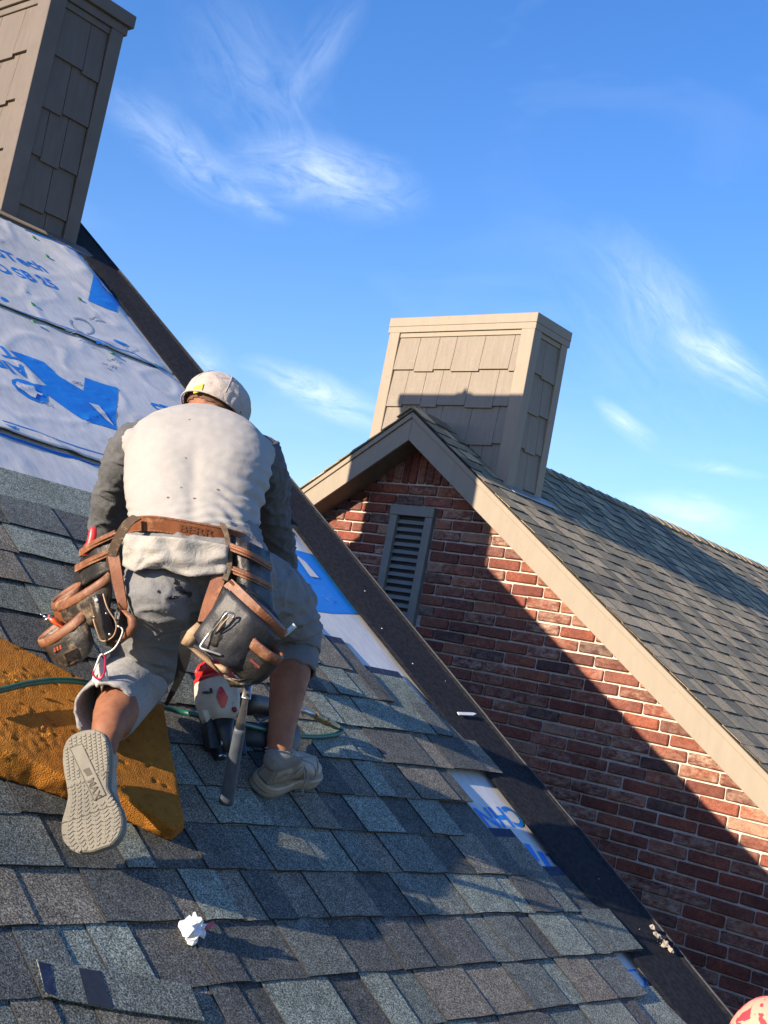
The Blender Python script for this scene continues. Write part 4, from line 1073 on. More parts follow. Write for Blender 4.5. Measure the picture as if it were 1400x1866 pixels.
# left shoe, sole towards us
H_ = P(153,1330,2.555); T_ = P(173,1551,2.445)
LX = (T_-H_).normalized(); SN = (-FWD - LX*(-FWD).dot(LX)).normalized(); SX = LX.cross(SN).normalized()
if SX.dot(RIGHT) < 0: SX = -SX
Ls = (T_-H_).length
outl = [(0,0),(.012,.022),(.05,.037),(.12,.046),(.22,.049),(.32,.048),(.42,.045),(.52,.044),(.60,.050),(.70,.060),(.78,.063),(.86,.061),(.93,.050),(.98,.032),(1,.006)]
outr = [(0,0),(.012,.022),(.05,.037),(.12,.044),(.22,.046),(.32,.044),(.42,.039),(.52,.036),(.60,.044),(.70,.056),(.78,.060),(.86,.058),(.93,.049),(.98,.032),(1,.006)]
def sp(t, w_, n_): return H_ + LX*(t*Ls) + SX*w_ + SN*n_
left_shoe = empty('shoe', (0,0,0), man); left_shoe.parent = man; left_shoe.matrix_parent_inverse = inv(man)
def soleslab(n0, n1, grow, mat_, name, uvm=False):
    ring = [(t, -w_-grow) for t, w_ in outl] + [(t, w_+grow) for t, w_ in reversed(outr[:-1])][0:]
    ring = ring[:-1]
    vs = [sp(t, x, n1) for t, x in ring]+[sp(t, x, n0) for t, x in ring]; n = len(ring)
    mb = MB(); mb.add(vs, [tuple(range(n)), tuple(reversed(range(n, 2*n)))]+[(i, n+i, n+(i+1) % n, (i+1) % n) for i in range(n)])
    o = mb.build(name, mat_, left_shoe, bevel=.003)
    me = o.data; ul = me.uv_layers.new(name='UVMap')
    for lp in me.loops:
        q = me.vertices[lp.vertex_index].co - H_; ul.data[lp.index].uv = ((q.dot(SX)+.07)/.14, 1-q.dot(LX)/Ls)
    return o
soleslab(-.016, .0, 0, tread_m, 'outsole')
soleslab(-.030, -.0165, .002, sole2, 'midsole')
U_ = Blob()
U_.loft([(sp(.04,0,-.05), SX*.030, SN*.026), (sp(.12,0,-.06), SX*.037, SN*.036), (sp(.3,0,-.062), SX*.040, SN*.038), (sp(.5,0,-.056), SX*.040, SN*.033), (sp(.7,-.001,-.046), SX*.052, SN*.024), (sp(.85,0,-.042), SX*.052, SN*.019), (sp(.96,0,-.04), SX*.034, SN*.013)], 24, 2.4)
U_.capsule(sp(.2,0,-.075), sp(.16,0,-.10), .036, .038)
U_.fuse('upper', shoe_m, left_shoe, .005, 3)
# grooves drawn as dark raised bars, centre plate and its raised letters
gr = simple('dark tread mark', (.10,.09,.065), (.08,.07,.05), 30, .8, 0)
def bar(t0, x0_, t1, x1_, w_, name, mat_, h=.0012):
    a, b = sp(t0, x0_, .0002), sp(t1, x1_, .0002); d = (b-a).normalized(); s_ = d.cross(SN)*w_/2
    mb = MB(); mb.prism([a-s_, b-s_, b+s_, a+s_], SN*h); return mb.build(name, mat_, left_shoe)
for t0, x0_, t1, x1_ in [(.455,-.044,.44,-.012),(.40,.018,.385,.043),(.725,-.060,.665,.053),(.82,-.061,.755,.059),(.915,-.052,.85,.058)]: bar(t0, x0_, t1, x1_, .002, 'groove', gr)
def width_at(lst, t):
    for (t0, w0), (t1, w1) in zip(lst, lst[1:]):
        if t0 <= t <= t1: return w0+(w1-w0)*(t-t0)/max(t1-t0, 1e-6)
    return 0
pcp = [(.13,-.031),(.115,-.006),(.575,.032),(.60,.008)]
def inplate(t, x):
    k_ = (t-.12)/.47; return -.02 < k_ < 1.04 and abs(x-(-.0185+k_*.0385)) < .0155
trd = MB()
def ridge(t0, x0_, t1, x1_, hw_):
    a, b = sp(t0, x0_, -.0006), sp(t1, x1_, -.0006); d = (b-a).normalized(); s_ = d.cross(SN)*hw_
    trd.prism([a-s_, b-s_, b+s_, a+s_], SN*.0022)
for r_i in range(18):
    tc_ = .415+r_i*.0335
    if any(abs(tc_-g_) < .0 for g_ in ()): continue
    nn_ = 12
    for i in range(nn_):
        f0, f1 = i/nn_, (i+1)/nn_
        wl, wr = width_at(outl, tc_)-.005, width_at(outr, tc_)-.005
        x0_, x1_ = -wl+(wl+wr)*f0, -wl+(wl+wr)*f1
        tl = tc_ - .045*(x0_+wl)/max(wl+wr, .01)*1.0
        z0_, z1_ = (.012 if i % 2 else -.012), (-.012 if i % 2 else .012)
        t0, t1 = tc_-(x0_)*.55+z0_, tc_-(x1_)*.55+z1_
        if inplate(t0, x0_) or inplate(t1, x1_) or tc_ > .97: continue
        ridge(t0, x0_, t1, x1_, .0019)
for i in range(13):
    for j in range(9):
        t = .035+i*.0275+(.013 if j % 2 else 0); x = -.040+j*.0098
        wl, wr = width_at(outl, t), width_at(outr, t)
        if x < -wl+.005 or x > wr-.005 or inplate(t, x) or t > .39-(x*.4): continue
        ridge(t, x, t+.019, x+.0012, .0030)
o = trd.build('tread', sole2, left_shoe); o['kind'] = 'stuff'
pc = [(.13,-.031),(.115,-.006),(.575,.032),(.60,.008)]
mb = MB(); mb.prism([sp(t, x, .0004) for t, x in pc], SN*.0012); mb.build('centre_plate', sole2, left_shoe)
for i in range(4):
    (t0, x0_), (t1, x1_) = pc[i], pc[(i+1) % 4]; bar(t0, x0_, t1, x1_, .0016, 'groove', gr, .0019)
me = text_mesh('MAX', .021)
d0 = (sp(.60,.020,0)-sp(.12,-.018,0)).normalized(); u0_ = SN.cross(d0).normalized()
if u0_.dot(RIGHT) < 0: u0_ = -u0_
bm = bmesh.new(); bm.from_mesh(me)
for v in bm.verts: v.co = sp(.42,.0045,.0018) + d0*(v.co.x*1.0) + u0_*(v.co.y-.0075) + SN*v.co.z
r_ = bmesh.ops.extrude_face_region(bm, geom=list(bm.faces)); bmesh.ops.translate(bm, verts=[g_ for g_ in r_['geom'] if isinstance(g_, bmesh.types.BMVert)], vec=SN*.0008)
me2 = bpy.data.meshes.new('raised_letters'); bm.to_mesh(me2); bm.free(); link('raised_letters', me2, left_shoe, simple('raised rubber lettering', (.12,.11,.085), (.10,.09,.07), 30, .7, 0))  # letters are the sole's rubber; their slight shading is put into a darker colour
mb = MB(); mb.prism([sp(.335,-.009,.0017), sp(.325,.004,.0017), sp(.385,.010,.0017), sp(.395,-.001,.0017)], SN*.0006); mb.build('worn_mark', gr, left_shoe)

# right shoe, planted on the shingles
right_shoe = empty('shoe', (0,0,0), man); right_shoe.matrix_parent_inverse = inv(man)
Hb = onroof(450, 1455, .0); Tb = onroof(548, 1422, .0)
RX = (Tb-Hb).normalized(); RN = (NN - RX*NN.dot(RX)).normalized(); RY = RN.cross(RX).normalized(); RL = .285
Hb = Hb + RN*.028 - RX*.0
def rp_(t, y, n_): return Hb + RX*(t*RL) + RY*y + RN*n_
def rsole(n0, n1, g_, mat_, name):
    ring = [(t, -w_-g_) for t, w_ in outl]+[(t, w_+g_) for t, w_ in reversed(outr[:-1])]; ring = ring[:-1]; n = len(ring)
    mb = MB(); mb.add([rp_(t, x*.85, n1+.008*max(0, .25-t)*0) for t, x in ring]+[rp_(t, x*.85, n0) for t, x in ring], [tuple(range(n)), tuple(reversed(range(n, 2*n)))]+[(i, n+i, n+(i+1) % n, (i+1) % n) for i in range(n)])
    mb.build(name, mat_, right_shoe, bevel=.004)
rsole(.0, .013, 0, sole2, 'outsole'); rsole(.0135, .034, .001, shoe_m, 'midsole')
V_ = Blob()
V_.loft([(rp_(.05,0,.055), RY*.026, RN*.026), (rp_(.13,0,.066), RY*.034, RN*.036), (rp_(.28,0,.070), RY*.036, RN*.040), (rp_(.45,0,.062), RY*.037, RN*.033), (rp_(.65,0,.048), RY*.044, RN*.022), (rp_(.82,0,.042), RY*.043, RN*.016), (rp_(.95,0,.038), RY*.028, RN*.010)], 24, 2.3)
V_.capsule(rp_(.2,0,.078), rp_(.23,0,.088), .037, .034)
up_ = V_.fuse('upper', shoe_m, right_shoe, .005, 3)
sk = Blob(); sk.chain([rp_(.22,0,.085), rp_(.235,0,.115), P(503,1384,3.11)], [.035, .0335, .032])
skk = sk.fuse('sock', sock_m, man, .005, 2, keep=lambda p: (p-P(503,1378,3.11)).dot(ankR-kneeR) > -.004)
for i in range(14):
    a = math.tau*i/14; x = RY*math.cos(a)+(-RX)*math.sin(a); b0, b1 = rp_(.228,0,.105), P(503,1376,3.11)
    tube([b0+x*.0325, b0.lerp(b1,.5)+x*.0325, b1+x*.0318], .0022, 6, 2).build('sock_rib', sock_m, skk, True)
for pts in ([rp_(.36,-.012,.10), rp_(.40,-.05,.11), rp_(.52,-.062,.07), rp_(.50,-.05,.045), rp_(.44,-.038,.07), rp_(.38,-.01,.10)],
            [rp_(.36,-.01,.10), rp_(.46,-.035,.12), rp_(.60,-.05,.075), rp_(.56,-.05,.045), rp_(.46,-.03,.075), rp_(.38,-.01,.10)],
            [rp_(.37,-.01,.10), rp_(.47,-.045,.07), rp_(.50,-.055,.03), rp_(.53,-.06,.012)]):
    tube(pts, .0024, 6, 6).build('lace', tail_m, right_shoe, True)
for k_ in range(4): tube([rp_(.36+.07*k_,-.036,.075-.009*k_), rp_(.35+.07*k_,0,.106-.013*k_), rp_(.36+.07*k_,.036,.075-.009*k_)], .0026, 6, 5).build('lace', tail_m, right_shoe, True)
tube([rp_(.02,-.030,.066), rp_(.10,-.037,.082), rp_(.20,-.041,.078), rp_(.28,-.038,.10)], .0022, 6, 5).build('welt', sole2, right_shoe, True)
mb = MB(); mb.prism([rp_(.015,-.022,.035), rp_(.015,.022,.035), rp_(-.006,.018,.085), rp_(-.006,-.018,.085)], RX*.02); mb.build('heel_counter', sole2, right_shoe, bevel=.005)
# ---------------- tool belt, worn round the waist ----------------
belt = empty('tool_belt', tuple(P(350, 965, 2.82)))
tag(belt, 'brown and black leather tool belt with pouches on both hips of the kneeling roofer', 'tool belt')
bc = [P(226,966,2.93), P(238,957,2.855), P(262,954,2.812), P(294,956,2.797), P(350,965,2.793), P(405,975,2.803), P(440,984,2.83), P(470,996,2.90)]
wv = [(-DOWN*.93+RIGHT*.12-FWD*.30).normalized()*.0185]*len(bc)
bs_ = strap(bc, wv, .005, 'belt_strap', tan, belt, 10)
for sgn in (1, -1):
    strap([p + wv[0]*sgn*.86 - FWD*.0035 for p in bc], wv[0]*.035, .0012, 'stitching', simple('dark stitching', (.30,.15,.08), (.1,.04,.02), 300, .8, 0, lo=.45, hi=.55), bs_, 10)
me = text_mesh('BERR', .0235); bm = bmesh.new(); bm.from_mesh(me)
bcc = cr(bc, 10)
def onbelt(s_):
    "point and direction at distance s_ along the belt"
    a = 0
    for i in range(len(bcc)-1):
        l_ = (bcc[i+1]-bcc[i]).length
        if a+l_ > s_: return bcc[i].lerp(bcc[i+1], (s_-a)/l_)
        a += l_
    return bcc[-1]
s0_ = sum((bcc[i+1]-bcc[i]).length for i in range(36))
for v in bm.verts: v.co = onbelt(s0_+v.co.x*1.45) + wv[0].normalized()*(v.co.y-.0085) - FWD*.0042
me2 = bpy.data.meshes.new('stamped_letters'); bm.to_mesh(me2); bm.free()
link('stamped_letters', me2, bs_, simple('stamped brown leather', (.10,.032,.014), (.16,.06,.028), 90, .6, 0))

def pouch(name, rc, ra, rb, bc_, sa, sb, m_, rim_m, rim_r=.0045, n=26, sag=.12, wob=.004, seed=1, rimtilt=None):
    "open leather pocket: rim ellipse rc/ra/rb, floor centre bc_, floor scale sa/sb"
    rings = []; rws = 9
    for i in range(rws):
        t = i/(rws-1); k_ = 1+sag*math.sin(math.pi*t)
        f_ = math.cos(t*math.pi/2)**.35 if t > .8 else 1
        rings.append((rc.lerp(bc_, t), ra*((1-t)+sa*t)*k_*(1 if t < .99 else .75), rb*((1-t)+sb*t)*k_*(1 if t < .99 else .7)))
    inner = [(c+(rings[-1][0]-rings[0][0])*.0, a*.93, b*.88) for c, a, b in rings[:6]]
    vs = []; fs = []; allr = list(reversed(inner))+rings
    for ri, (c, a, b) in enumerate(allr):
        for j in range(n):
            t = math.tau*j/n; p = c + a*math.cos(t) + b*math.sin(t)
            p += (p-c).normalized()*wob*noise.noise(Vector((math.cos(t)*2.2+seed, math.sin(t)*2.2, (ri if ri >= len(inner) else 2*len(inner)-ri)*.45)))
            vs.append(p)
    for i in range(len(allr)-1):
        for j in range(n): fs.append((i*n+j, i*n+(j+1) % n, (i+1)*n+(j+1) % n, (i+1)*n+j))
    fs.append(tuple(range((len(allr)-1)*n, len(allr)*n))); fs.append(tuple(reversed(range(n))))
    mb = MB(); mb.add(vs, fs); o = mb.build(name, m_, belt, True)
    if rim_m:
        rp = [rc+ra*math.cos(t)*1.0+rb*math.sin(t)*1.0 for t in [math.tau*j/20 for j in range(21)]]
        d = (bc_-rc).normalized()
        vs = []; fs = []; c = cr(rp[:-1]+[rp[0]], 3)[:-1]; m__ = len(c)
        for i in range(m__):
            out_ = (c[i]-rc).normalized()
            for k_ in range(8):
                a = math.tau*k_/8; vs.append(c[i] + out_*math.cos(a)*rim_r*.8 + d*(math.sin(a)*rim_r*2.1+rim_r*.8) + out_*.001*noise.noise(c[i]*60))
        for i in range(m__):
            for k_ in range(8): fs.append((i*8+k_, i*8+(k_+1) % 8, ((i+1) % m__)*8+(k_+1) % 8, ((i+1) % m__)*8+k_))
        mb = MB(); mb.add(vs, fs); mb.build('rim', rim_m, o, True)
    return o
U3 = -DOWN
wirem = simple('bare wire', (.5,.48,.45), (.46,.44,.41), 3, .4, 0, metal=.6)
# --- left hip ---
panel([P(152,1004,2.93), P(178,985,2.87), P(212,968,2.84)], [P(128,1085,2.95), P(165,1060,2.86), P(206,1040,2.82)], .006, 'leather_panel', leather, belt, .012, wr=.004, seed=1)
def trim(pts, half, name='trim_band', m_=tan2, th=.006, dirn=None):
    w_ = (dirn or U3)*half; return strap([p - FWD*.014 for p in pts], w_, th, name, m_, belt, 8)
t1 = trim([P(149,1008,2.925), P(176,990,2.868), P(213,972,2.838)], .0085)
t2 = trim([P(141,1036,2.93), P(168,1022,2.87), P(203,1006,2.83)], .0085)
for pts in ([P(150,1007,2.905), P(176,989,2.848), P(213,971,2.818)], [P(142,1035,2.91), P(168,1021,2.85), P(203,1005,2.81)]):
    tube([p - FWD*.0005 for p in pts], .0035, 8, 6).build('rolled_edge', tan2, belt, True)
big = pouch('leather_pouch', P(150,1074,2.86), P(200,1045,2.83)-P(150,1074,2.86), (FWD*.035+U3*.012), P(172,1135,2.85), .55, .8, leather2, tan2, .005, seed=3)
pouch('leather_pouch', P(122,1084,2.89), P(146,1070,2.88)-P(122,1084,2.89), (FWD*.03+U3*.014+RIGHT*.004), P(140,1150,2.90), .95, .8, tan, tan2, .005, seed=9)
low = pouch('leather_pouch', P(112,1142,2.85), P(152,1116,2.83)-P(112,1142,2.85), (FWD*.030+U3*.012), P(146,1202,2.83), .62, .7, leather2, tan2, .0055, seed=5)
mb = MB(); mb.prism([P(93,1180,2.795), P(119,1168,2.785), P(125,1184,2.785), P(99,1197,2.795)], -FWD*.0015); lb = mb.build('leather_tag', leather, low)
orange_l = simple('orange stamped print', (.45,.07,.025), (.2,.04,.02), 260, .6, 0, lo=.42, hi=.58)
for i in range(4):
    a = P(98+i*5.2,1181-i*2.4,2.79); mb = MB(); mb.prism([a, a+RIGHT*.0042-DOWN*.002, a+RIGHT*.006+DOWN*.007, a+RIGHT*.0018+DOWN*.009], -FWD*.0035); mb.build('tag_print', orange_l, lb)
snap = panel([P(162,1092,2.77), P(174,1084,2.755), P(188,1081,2.76)], [P(184,1168,2.78), P(197,1166,2.755), P(210,1150,2.76)], .012, 'pouch_flap', leather2, belt, .02, wr=.006, seed=8)
tube([P(188,1082,2.745), P(196,1108,2.735), P(212,1136,2.735), P(206,1160,2.74), P(186,1168,2.755), P(177,1150,2.752), P(170,1128,2.752)], .0016, 6, 5).build('piping', rawhide, snap, True)
mb = Blob(); mb.ell(P(176,1094,2.740), RIGHT*.0042, DOWN*.0042, FWD*.003); mb.build('snap_button', simple('white metal snap', (.75,.75,.73), None, 20, .3, 0), snap, True)
for a, b_ in [((172,1124),.0028), ((194,1118),.0032), ((200,1156),.0036)]:
    mb = Blob(); mb.ell(P(*a, 2.742), RIGHT*b_, DOWN*b_, FWD*.003); mb.build('rivet', steel, snap, True)
panel([P(198,1108,2.79), P(214,1112,2.77), P(234,1116,2.78)], [P(192,1176,2.80), P(212,1178,2.78), P(236,1162,2.79)], .014, 'leather_panel', leather, belt, .015, wr=.012, seed=12)
Blob().loft([(P(226,1112,2.765), RIGHT*.006, FWD*.006), (P(240,1125,2.755), RIGHT*.010, FWD*.010), (P(243,1140,2.75), RIGHT*.011, FWD*.010), (P(232,1160,2.755), RIGHT*.012, FWD*.010), (P(214,1170,2.765), RIGHT*.009, FWD*.008)], 16).build('rolled_edge', tan2, belt, True)
strap([P(250,942,2.795), P(232,955,2.785), P(214,985,2.785), P(204,1012,2.79), P(201,1036,2.80)], [RIGHT*.010+DOWN*.004]*5, .006, 'hanger_strap', simple('dark suede side of leather', (.10,.062,.036), (.055,.033,.02), 40, .8, .4, .002, 200, dirt=((.30,.24,.14), 90, .55, .72)), belt, 8)
strap([P(206,1006,2.795), P(211,1035,2.785), P(217,1070,2.78), P(224,1102,2.775), P(226,1112,2.78)], [RIGHT*.013, RIGHT*.013, RIGHT*.0125, RIGHT*.010, RIGHT*.007], .008, 'hanger_strap', tan, belt, 8)
tube([P(214,1140,2.745), P(224,1150,2.74), P(210,1180,2.735), P(188,1194,2.735)], .0022, 8, 6).build('wire_loop', wirem, belt, True)
# --- right hip ---
panel([P(420,974,2.80), P(455,988,2.80), P(492,1006,2.85)], [P(424,1086,2.78), P(456,1110,2.76), P(500,1120,2.80)], .008, 'leather_panel', leather, belt, .02, wr=.006, seed=2)
for y0_, y1_, y2_ in ((996,1010,1034),(1036,1050,1070)):
    pts = [P(421,y0_,2.775), P(455,y1_,2.765), P(495,y2_,2.825)]
    trim([p+FWD*.006 for p in pts], .0085); tube([p - FWD*.012 for p in pts], .0035, 8, 6).build('rolled_edge', tan2, belt, True)
FB = pouch('leather_pouch', P(462,1108,2.72), P(510,1156,2.72)-P(462,1108,2.72), (FWD*.045+RIGHT*.022-DOWN*.012), P(412,1186,2.73), .72, .8, leather, None, seed=15, sag=.06)
strap([P(416,1062,2.695), P(445,1090,2.668), P(478,1122,2.662), P(516,1158,2.70)], (DOWN*.62-RIGHT*.78).normalized()*.0115, .006, 'rim', tan2, FB, 8)
strap([P(420,1058,2.70), P(450,1084,2.71), P(484,1112,2.72), P(522,1152,2.72)], (FWD*.9).normalized()*.02, .005, 'inner_lining', tan, FB, 8)
GB = pouch('leather_pouch', P(479,1172,2.675), P(512,1200,2.675)-P(479,1172,2.675), (FWD*.030+RIGHT*.004-DOWN*.004), P(434,1226,2.69), .95, .8, leather, tan2, .0062, seed=21, sag=.14)
panel([P(408,1230,2.67), P(440,1238,2.66), P(488,1226,2.68)], [P(420,1252,2.69), P(450,1252,2.68), P(480,1240,2.70)], .02, 'pouch_base', leather2, GB, .01, wr=.01, seed=17)
mb = MB(); mb.prism([P(449,1203,2.628), P(462,1192,2.626), P(480,1208,2.626), P(467,1219,2.628)], -FWD*.002); lb = mb.build('leather_tag', leather, GB)
for i in range(4):
    a = P(455+i*4.2,1203+i*3.6,2.624); mb = MB(); mb.prism([a, a+RIGHT*.003-DOWN*.003, a+RIGHT*.008+DOWN*.001, a+RIGHT*.005+DOWN*.005], -FWD*.0015); mb.build('tag_print', simple('red stamped print', (.22,.02,.02), (.1,.015,.015), 260, .6, 0), lb)
pf = panel([P(414,1072,2.672), P(446,1102,2.65), P(480,1134,2.648), P(512,1166,2.68)], [P(352,1158,2.68), P(378,1190,2.655), P(410,1212,2.65), P(446,1222,2.66)], .006, 'pocket_front', simple('blue black polished leather', (.014,.017,.024), (.030,.030,.034), 24, .5, .4, .003, 100, dirt=((.14,.12,.09), 30, .66, .82)), FB, .012, wr=.006, seed=31)
PN = panel([P(398,1118,2.672), P(416,1110,2.66), P(432,1124,2.655)], [P(374,1166,2.67), P(390,1178,2.65), P(410,1170,2.645)], .012, 'tool_pocket', leather, FB, .016, wr=.004, seed=5)
tube([P(386,1152,2.635), P(402,1132,2.628), P(414,1117,2.628), P(427,1119,2.63), P(424,1128,2.63)], .0022, 8, 5).build('clip', steel, PN, True)
tube([P(396,1150,2.633), P(408,1134,2.626), P(418,1124,2.626)], .0016, 8, 5).build('clip', rawhide, PN, True)
RH_ = Blob(); RH_.ell(P(462,1132,2.645), RIGHT*.008, DOWN*.008, FWD*.005); RH_.build('rivet', steel, FB, True)
Blob().loft([(P(366,1139,2.70), RIGHT*.008+DOWN*.006, FWD*.008), (P(352,1156,2.69), RIGHT*.012+DOWN*.008, FWD*.013), (P(340,1176,2.70), RIGHT*.012+DOWN*.006, FWD*.012), (P(360,1190,2.70), RIGHT*.010+DOWN*.014, FWD*.012), (P(386,1208,2.70), RIGHT*.006+DOWN*.014, FWD*.012), (P(398,1222,2.70), RIGHT*.004+DOWN*.009, FWD*.010)], 16, 2.2).build('rolled_edge', rawhide, FB, True)
tube([P(383,1152,2.645), P(370,1170,2.64), P(366,1180,2.638), P(380,1186,2.635), P(404,1194,2.64)], .0026, 8, 6).build('wire_loop', wirem, FB, True)
Blob().loft([(P(396,1210,2.66), RIGHT*.007, FWD*.007), (P(404,1215,2.65), RIGHT*.010, FWD*.008), (P(412,1226,2.655), RIGHT*.009, FWD*.008)], 12).build('loop_end', rawhide, FB, True)
strap([P(406,955,2.79), P(412,972,2.78), P(418,1000,2.775), P(418,1030,2.765), P(410,1058,2.755)], [RIGHT*.006+DOWN*.002]*5, .010, 'hanger_strap', simple('suede strap edge', (.16,.12,.08), (.07,.05,.035), 90, .9, .5, .002, 220), belt, 8)
strap([P(409,1000,2.79), P(405,1030,2.775), P(396,1062,2.76), P(382,1098,2.735), P(369,1134,2.71)], [RIGHT*.007, RIGHT*.0135, RIGHT*.0165, RIGHT*.014, RIGHT*.010], .008, 'hanger_strap', tan, belt, 8)
strap([P(342,1150,2.80), P(337,1190,2.82), P(326,1236,2.86), P(303,1284,2.92)], [RIGHT*.014, RIGHT*.0145, RIGHT*.010, RIGHT*.004+DOWN*.002], .004, 'strap_end', simple('black webbing', (.012,.012,.014), (.02,.02,.022), 60, .7, .4, .001, 400), belt, 8)

# things carried in and on the belt
kn = Blob(); kn.loft([(P(160,1012,2.90), RIGHT*.013, FWD*.010), (P(164,995,2.91), RIGHT*.0145, FWD*.011), (P(166,988,2.912), RIGHT*.0105, FWD*.009), (P(169,975,2.917), RIGHT*.0105, FWD*.009), (P(170,964,2.92), RIGHT*.009, FWD*.008), (P(170.5,960,2.92), RIGHT*.005, FWD*.005)], 16)
knife = kn.build('utility_knife', redp, None, True); tag(knife, 'red plastic handle sticking up from the left pouch of the tool belt', 'knife')
ch_t = empty('hand_tool', tuple(P(110,1140,2.85))); tag(ch_t, 'orange handled tool with a chrome shank leaning out of the lowest left pouch', 'hand tool')
Blob().loft([(P(128,1150,2.86), RIGHT*.012, FWD*.012), (P(108,1136,2.855), RIGHT*.006+DOWN*.012, FWD*.014), (P(92,1128,2.85), RIGHT*.005+DOWN*.010, FWD*.012)], 14).build('handle', orangep, ch_t, True)
chrome = simple('chrome', (.75,.76,.78), (.65,.66,.68), 30, .12, 0, metal=1)
Blob().loft([(P(92,1128,2.85), RIGHT*.002+DOWN*.003, FWD*.004), (P(80,1122,2.845), RIGHT*.002+DOWN*.003, FWD*.004)], 10).build('shank', chrome, ch_t, True)
Blob().loft([(P(93,1122,2.845), RIGHT*.004, FWD*.004), (P(84,1130,2.845), RIGHT*.006, FWD*.006), (P(78,1134,2.845), RIGHT*.003, FWD*.003)], 10).build('collar', chrome, ch_t, True)
Blob().loft([(P(80,1122,2.845), RIGHT*.0035, FWD*.004), (P(72,1117,2.845), RIGHT*.0045, FWD*.005), (P(69,1119,2.845), RIGHT*.0035, FWD*.004)], 10).build('jaw', chrome, ch_t, True)
ca = empty('carabiner', tuple(P(181,1210,2.72))); tag(ca, 'small pink and white carabiner hanging under the left pouches', 'carabiner')
q = [(187,1192),(192,1200),(191,1222),(186,1234),(178,1237),(171,1230),(171,1222)]
tube([P(x, y, 2.722) for x, y in q], .0024, 8, 5).build('hook', simple('pink anodised metal', (.55,.03,.10), (.42,.02,.07), 30, .3, 0, metal=.3), ca, True)
tube([P(x, y, 2.722) for x, y in [(187,1192),(182,1196),(172,1222)]], .0022, 8, 4).build('gate', simple('white enamel', (.75,.72,.70), None, 20, .3, 0), ca, True)
rag_p = panel([P(178,1200,2.735), P(184,1198,2.73), P(190,1202,2.735)], [P(168,1240,2.74), P(182,1252,2.73), P(200,1246,2.735)], .004, 'rag', simple('white rag', (.6,.58,.53), (.5,.48,.44), 40, .9, .3), None, .006, 10, 8, .008, 4, 5, .3)
tag(rag_p, 'white torn rag hanging behind the pink carabiner on the belt', 'rag')
pen = tube([P(516,1158,2.74), P(538,1139,2.745)], .006, 10, 4).build('pencil', simple('pale clear plastic', (.5,.58,.6), (.42,.5,.52), 30, .25, 0), None, True)
tag(pen, 'pale clear marker poking out of the right pouch', 'marker')
ham = empty('hammer', tuple(P(430,1330,2.9))); tag(ham, 'steel hammer with dark rubber grip hanging from the belt beside the right foot', 'hammer')
hb, ht = P(412,1464,2.955), P(452,1250,2.80)
g0 = hb.lerp(ht, .655)
hx = (RIGHT-(ht-hb).normalized()*RIGHT.dot((ht-hb).normalized())).normalized(); hy = hx.cross((ht-hb).normalized())
def hring(t, a, b): return (hb.lerp(ht, t), hx*a, hy*b)
grip_m = simple('blue black rubber grip', (.06,.075,.10), (.085,.10,.125), 40, .55, .3, .001, 200, dirt=((.16,.17,.18), 60, .62, .8))
Blob().loft([hring(0,.013,.009), hring(.008,.0175,.013), hring(.05,.0175,.013), hring(.12,.0160,.012), hring(.3,.0150,.0115), hring(.5,.0140,.011), hring(.62,.0135,.011), hring(.655,.0125,.010)], 20, 2.3).build('grip', grip_m, ham, True)
Blob().loft([hring(.655,.0115,.009), hring(.72,.0105,.008), hring(.85,.0072,.007), hring(1.0,.0068,.006), hring(1.06,.0068,.006)], 16, 2.6).build('shaft', steel, ham, True)
top = hb.lerp(ht, 1.06)
Blob().loft([(top-hy*.05, hx*.012, DOWN*.012), (top-hy*.03, hx*.012, DOWN*.012), (top-hy*.022, hx*.008, DOWN*.009), (top+hy*.01, hx*.011, DOWN*.012), (top+hy*.04, hx*.009, DOWN*.006), (top+hy*.075, hx*.010, DOWN*.002)], 14, 2.5).build('head', steel, ham, True)
for i in range(9):
    p = hb.lerp(ht, .06+i*.055)+hx*.009-hy*.0*0
    e_ = Blob(); e_.ell(p - FWD*.0095, hx*.002, hy*.001, (ht-hb).normalized()*.0024); e_.build('grip_dimple', blackp, ham, True)

# ---------------- foam cushion under the knee ----------------
top_px = [(-60,1128),(0,1158),(62,1190),(132,1226),(215,1262),(300,1284),(316,1380),(336,1500),(318,1512),(270,1478),(205,1440),(120,1418),(60,1386),(0,1366),(-60,1345)]
fu = [uv(x, y, .085) for x, y in top_px]
bot_px = {7:(336,1512), 8:(312,1532), 9:(262,1512), 10:(205,1484), 11:(118,1456), 12:(60,1436), 13:(0,1420), 14:(-60,1400)}
lowr = []
for i, (x, y) in enumerate(top_px):
    if i in bot_px: lowr.append(onroof(*bot_px[i], .03))
    else: lowr.append(RF(*fu[i], .03))
fo = MB(); n = len(fu); vs = [RF(u_, v_, .085) for u_, v_ in fu]+lowr
fo.add(vs, [tuple(range(n)), tuple(reversed(range(n, 2*n)))]+[(i, n+i, n+(i+1) % n, (i+1) % n) for i in range(n)])
FB_ = Blob(); FB_.v, FB_.f = fo.v, fo.f
def foamd(p, n_):
    a = .0016*noise.noise(p*8)+.0009*noise.noise(p*60)
    c = noise.noise(Vector((p.x*62, p.y*44, p.z*80)))
    if c > .5: a -= min(.005, (c-.5)*.03)
    q = R @ np.array(p); px = CX+F*q[0]/q[2]; py = CY+F*q[1]/q[2]
    l_ = math.exp(-((px-50)/60)**2-((py-1330)/42)**2) + .8*math.exp(-((px-20)/60)**2-((py-1235)/18)**2)
    a += l_*(.003+.004*noise.noise(p*55)+.003*abs(noise.noise(p*90)))
    return a
fm, nt, bs = newmat('orange brown foam')
t = tex(nt, 'Noise', 9, 6, .65, 'Pos'); col = ramp(nt, t, [(.3, (.46,.195,.032)), (.7, (.32,.125,.02))])
